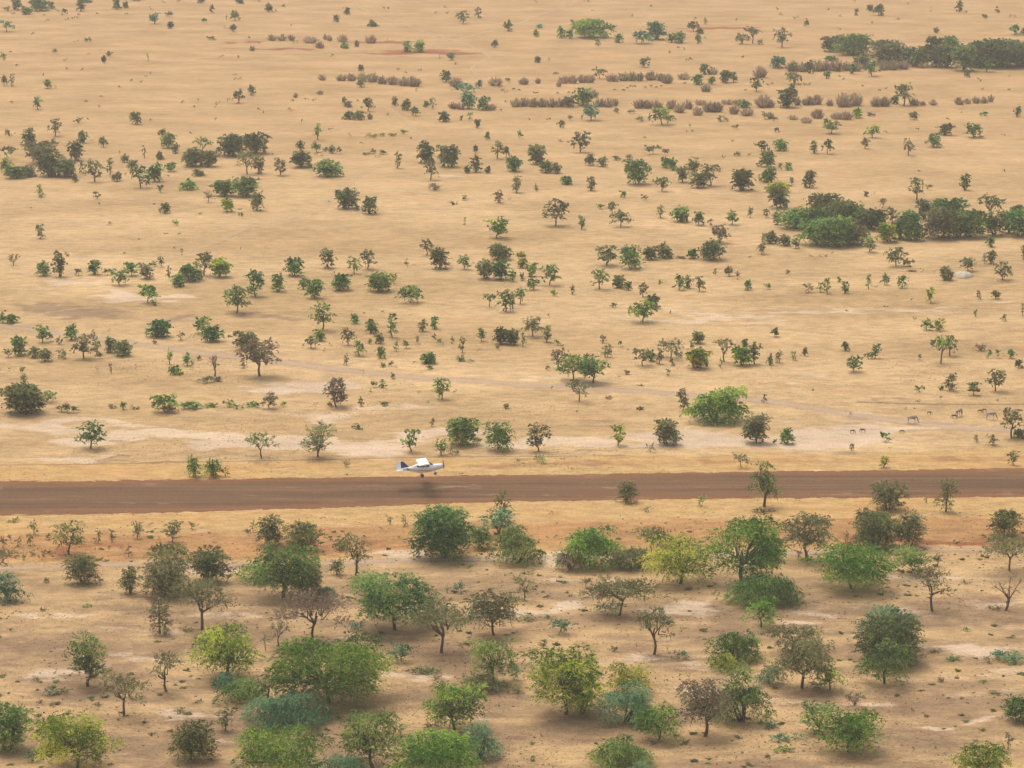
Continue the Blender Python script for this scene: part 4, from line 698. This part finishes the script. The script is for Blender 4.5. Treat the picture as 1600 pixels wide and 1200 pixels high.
prism('rudder', [(-2.88, 1.44), (-3.62, 1.38), (-3.62, .28), (-3.0, .22), (-2.95, .42)], -.045, .045, WHITE, plane)
prism('tailplane', [(x, z + .30) for x, z in foil(.85, .07, -2.75)], -1.3, 1.3, WHITE, plane)
spn = loft('spinner', [(3.02, 0, .1, .02, .02), (2.95, 0, .1, .1, .1), (2.76, 0, .1, .16, .16)], DARKM, plane, power=2)
for a in (R(70), R(190), R(310)):
    c_, s2_ = math.cos(a), math.sin(a); V = []
    for rr, wd, tw in ((.1, .05, .9), (.35, .09, .7), (.6, .075, .5), (.82, .03, .35)):
        for q in (-1, 1): V.append((2.86 + q * wd * math.sin(tw), rr * c_ - q * wd * math.cos(tw) * s2_, .1 + rr * s2_ + q * wd * math.cos(tw) * c_))
    V = np.array(V); V2 = V + [.02, 0, 0]; Q = [[0, 1, 3, 2], [2, 3, 5, 4], [4, 5, 7, 6]]; Q = Q + [[b + 8 for b in f_[::-1]] for f_ in Q] + [[0, 2, 10, 8], [2, 4, 12, 10], [4, 6, 14, 12], [1, 9, 11, 3], [3, 11, 13, 5], [5, 13, 15, 7]]
    link('propeller_blade', mesh_np('propeller_blade', np.r_[V, V2], Q, [DARKM]), plane)

# ------------------------------------------------------------------ animals: skinned skeletons baked to one mesh
def creature(name, J, E, m, sub=1):
    me = bpy.data.meshes.new(name); me.from_pydata([j[:3] for j in J], E, []); o = bpy.data.objects.new(name, me); col.objects.link(o)
    md = o.modifiers.new('skin', 'SKIN')
    for i, j in enumerate(J): me.skin_vertices[0].data[i].radius = (j[3], j[3] * (j[4] if len(j) > 4 else 1))
    me.skin_vertices[0].data[0].use_root = True
    s = o.modifiers.new('sub', 'SUBSURF'); s.levels = s.render_levels = sub
    dg = bpy.context.evaluated_depsgraph_get(); nm = bpy.data.meshes.new_from_object(o.evaluated_get(dg)); bpy.data.objects.remove(o)
    nm.materials.clear(); nm.materials.append(m)
    for p in nm.polygons: p.use_smooth = True
    nm.name = name; return nm
def quad_joints(L, hh, head_down, leg, neck=.5):
    """standing grazer facing +x, L nose-to-rump body length, hh height at the shoulder"""
    J = [(-.40 * L, 0, .86 * hh, .15 * hh), (-.2 * L, 0, .82 * hh, .19 * hh), (.02 * L, 0, .79 * hh, .21 * hh), (.25 * L, 0, .83 * hh, .18 * hh), (.40 * L, 0, .93 * hh, .10 * hh)]
    E = [(0, 1), (1, 2), (2, 3), (3, 4)]
    if head_down: H = [(.56 * L, 0, .62 * hh, .075 * hh), (.66 * L, 0, .34 * hh, .085 * hh), (.70 * L, 0, .12 * hh, .045 * hh)]; ear = (.62 * L, .42 * hh)
    else: H = [(.52 * L, 0, 1.12 * hh, .075 * hh), (.60 * L, 0, 1.24 * hh, .085 * hh), (.78 * L, 0, 1.12 * hh, .045 * hh)]; ear = (.56 * L, 1.45 * hh)
    n = len(J); J += H; E += [(4, n), (n, n + 1), (n + 1, n + 2)]
    for sy in (-1, 1):
        k = len(J); J.append((ear[0], sy * .09 * hh, ear[1], .02 * hh)); E.append((n + 1, k))
    for sy in (-1, 1):                      # fore legs
        k = len(J); J += [(.30 * L, sy * .12 * hh, .55 * hh, .065 * hh), (.31 * L, sy * .12 * hh, .28 * hh, .035 * hh), (.30 * L, sy * .12 * hh, .04 * hh, .035 * hh)]; E += [(3, k), (k, k + 1), (k + 1, k + 2)]
    for sy in (-1, 1):                      # hind legs: knee forward, hock back
        k = len(J); J += [(-.33 * L, sy * .12 * hh, .58 * hh, .085 * hh), (-.44 * L, sy * .12 * hh, .32 * hh, .04 * hh), (-.40 * L, sy * .12 * hh, .04 * hh, .035 * hh)]; E += [(0, k), (k, k + 1), (k + 1, k + 2)]
    k = len(J); J += [(-.5 * L, 0, .78 * hh, .025 * hh), (-.52 * L, 0, .45 * hh, .02 * hh)]; E += [(0, k), (k, k + 1)]
    return J, E
HIDE = mottled('grey_brown_hide', (.28, .235, .20), (.38, .33, .28), 2); DARKH = mottled('dark_hide', (.05, .04, .033), (.10, .075, .06), 3)
J, E = quad_joints(1.25, 1.12, True, 1); me_d = creature('donkey', J, E, HIDE, 2)
J2, E2 = quad_joints(.8, .62, True, 1); me_g = creature('goat', J2, E2, DARKH); J3, E3 = quad_joints(.8, .62, False, 1); me_h = creature('goat', J3, E3, DARKH)
DL = {1425: 'grey-brown donkey grazing beside the pale track, leftmost of the three', 1498: 'grey-brown donkey turned half away, in the middle of the three grazing', 1548: 'grey-brown donkey grazing near the right edge, rightmost of the three'}
for e in DONKEYS.split(';'):
    a, b_, L_, hd = map(int, e.split()); x, y, s = gpos(a, b_)
    o = link('donkey', me_d, loc=(x, y, 0), rz=(0 if hd == 1 else math.pi) + {1425: R(-8), 1498: R(48), 1548: R(-12)}[a]); o.scale = (1.12,) * 3
    tag(o, DL[a], 'donkey', 'donkeys grazing beyond the airstrip')
GL = {}
for i, e in enumerate(x for x in GOATS.replace('\n', '').split(';') if x.strip()):
    a, b_, L_, hd = map(int, e.split()); x, y, s = gpos(a, b_); rr = random.Random(i)
    o = link('goat', me_g if rr.random() < .6 else me_h, loc=(x, y, 0), rz=(0 if hd == 1 else math.pi) + rr.uniform(-.5, .5)); k_ = (L_ / s) / .85; k_ = min(max(k_, .85), 1.35); o.scale = (k_,) * 3
    tag(o, None, 'goat', 'small dark goats grazing on the plain'); GL[o.name] = (a, b_, o)

# the pale heap under the small tree
x, y, s = gpos(1507, 434)
bm = bmesh.new(); W_, D_, H_ = 30 / s / 2, 2.2, .95; rings = []
for i in range(10):
    u = i / 9; r = []
    for j in range(40):
        a = j / 40 * 2 * math.pi; wv = 1 + .10 * math.sin(3 * a + 1) + .05 * math.sin(7 * a); q = math.sin(u * math.pi / 2)
        r.append(bm.verts.new((W_ * q * wv * math.cos(a) , D_ * q * wv * math.sin(a), H_ * max(0, math.cos(u * math.pi / 2))**1.1 * (1 + .06 * math.sin(5 * a + u * 6)) - .06)))
    rings.append(r)
for a, b_ in zip(rings[1:], rings[2:]):
    for j in range(40): bm.faces.new((a[j], b_[j], b_[(j + 1) % 40], a[(j + 1) % 40]))
bm.faces.new(rings[1]); [bm.verts.remove(v) for v in rings[0]]
bmesh.ops.recalc_face_normals(bm, faces=bm.faces); me = bpy.data.meshes.new('sand_heap'); bm.to_mesh(me); bm.free(); me.materials.append(mottled('pale_sand', (.54, .46, .34), (.42, .35, .25), 1.5))
for p in me.polygons: p.use_smooth = True
tag(link('sand_heap', me, loc=(x, y + D_ * .6, 0)), 'low pale whitish heap of sand beside a small olive tree', 'heap')

# ------------------------------------------------------------------ labels
CW = {'d': 'dark green', 'o': 'olive grey', 'g': 'green', 'b': 'bright green', 'y': 'yellow-green', 't': 'blue-green', 'n': 'brownish'}
FW = {'A': 'flat-topped acacia', 'C': 'round-crowned tree', 'V': 'vase-shaped tree', 'T': 'slender tree', 'R': 'dense bush', 'P': 'drooping mounded bush', 'S': 'shrub', 'B': 'dry brown thicket', 'D': 'leafless tree'}
NW = {'A': 'acacia', 'C': 'tree', 'V': 'tree', 'T': 'tree', 'R': 'bush', 'P': 'bush', 'S': 'shrub', 'B': 'thicket', 'D': 'bare tree'}
CAT_ = {'A': 'tree', 'C': 'tree', 'V': 'tree', 'T': 'tree', 'R': 'bush', 'P': 'bush', 'S': 'shrub', 'B': 'thicket', 'D': 'tree'}
GR_ = {'tree': 'small trees scattered over the plain', 'bush': 'dense bushes scattered over the plain', 'shrub': 'low shrubs dotted over the plain', 'thicket': 'dry brown thickets on the far plain'}
ex_ = np.array([e['x'] for e in ENT]); ey_ = np.array([e['y'] for e in ENT]); ea_ = np.array([e['w'] * e['h'] for e in ENT]); ew_ = np.array([e['w'] for e in ENT])
seen = set()
ONES = 'zero one two three four five six seven eight nine ten eleven twelve thirteen fourteen fifteen sixteen seventeen eighteen nineteen'.split(); TENS = '. . twenty thirty forty fifty sixty seventy eighty ninety'.split()
def num(v):
    v = int(round(v)); v = min(max(v, 0), 100)
    return 'a hundred' if v == 100 else ONES[v] if v < 20 else TENS[v // 10] + ('-' + ONES[v % 10] if v % 10 else '')
def place(x, y, fine=False):
    s_ = f"{num(x / 16)} percent across, {num(y / 12)} down"
    if fine: s_ = f"{num(int(x / 16))} and a half percent across, {num(y / 12)} down"
    return s_
def zone(y, x):
    ef1 = 752 - 20 * x / 1600; en1 = 805 - 28 * x / 1600
    if y > en1: return 'near the airstrip' if y < en1 + 70 else 'in the foreground scrub'
    if y > 560: return 'beyond the airstrip'
    return 'on the open plain' if y > 200 else 'on the far plain'
for i, e in enumerate(ENT):
    s = gpos(e['x'], e['y'])[2]; Hm = e['h'] / s; asp = e['w'] / e['h']
    size = 'tall ' if Hm > 5.6 else ('small ' if Hm < 2.6 and e['f'] not in 'S' else '')
    if e['f'] == 'S': size = 'low ' if asp > 1.5 else ('upright ' if asp < .7 else 'small ')
    if e['f'] in 'BRP' and e['w'] / s > 7: size = 'wide '
    colw = CW[e['c']]; fw = FW[e['f']]
    if e['f'] in 'BD': colw = ''
    if e['f'] == 'D' and asp > 1.5: fw = 'leafless fallen brush'
    look = (size + (colw + ' ' if colw else '') + fw)
    dx = ex_ - e['x']; dy = ey_ - e['y']; dist = np.hypot(dx, dy * 1.6)
    ok = (ea_ > ea_[i] * 1.15) & (dist < (ew_ + e['w']) * 1.1 + 6) & (dist > 2)
    rels = [zone(e['y'], e['x']), '']
    if ok.any():
        j = int(np.argmin(np.where(ok, dist, 1e9))); n_ = ENT[j]
        d_ = ('right of' if dx[j] < 0 else 'left of') if abs(dx[j]) > abs(dy[j]) * 1.2 else ('behind' if dy[j] > 0 else 'in front of')
        rels.insert(0, f"{d_} a larger {NW[n_['f']]}")
        if n_['f'] not in 'BD': rels.insert(0, f"{d_} a larger {CW[n_['c']]} {NW[n_['f']]}")
    for tenth in (False, True):
        pos = place(e['x'], e['y'], tenth)
        for rel in rels:
            lab = f"{look} {rel}, {pos}".replace(' ,', ',')
            if len(lab.replace('-', ' ').split()) <= 16: break
        if lab not in seen: break
    seen.add(lab); c_ = CAT_[e['f']]
    tag(e['o'], lab, c_, GR_[c_])
gs = sorted(GL.values(), key=lambda q: (q[1] > 400, q[0]))
used_ = {}
for a, b_, o in gs:
    lab = f"tiny dark goat {'beyond the airstrip' if b_ > 400 else 'far off'}, {place(a, b_)}"
    if lab in used_: o['label'] = lab.replace('tiny dark goat', 'right-hand dark goat of a pair').replace(' on the far plain', ''); used_[lab]['label'] = lab.replace('tiny dark goat', 'left-hand dark goat of a pair').replace(' on the far plain', '')
    else: o['label'] = lab; used_[lab] = o

# ------------------------------------------------------------------ dusty air
bpy.ops.mesh.primitive_cube_add(size=1); hz = bpy.context.object; hz.name = 'haze'
hz.scale = (14000, 17000, 121); hz.location = (0, 4300, 58.5)
hm = bpy.data.materials.new('haze_air'); hm.use_nodes = True; t = hm.node_tree; t.nodes.clear(); out = t.nodes.new('ShaderNodeOutputMaterial')
pv = t.nodes.new('ShaderNodeVolumePrincipled'); pv.inputs['Color'].default_value = (1, .92, .80, 1); pv.inputs['Density'].default_value = HAZE; pv.inputs['Anisotropy'].default_value = .3
t.links.new(pv.outputs[0], out.inputs['Volume']); hz.data.materials.append(hm); tag(hz, 'thin dusty haze hanging over the plain', 'haze', kind='stuff')
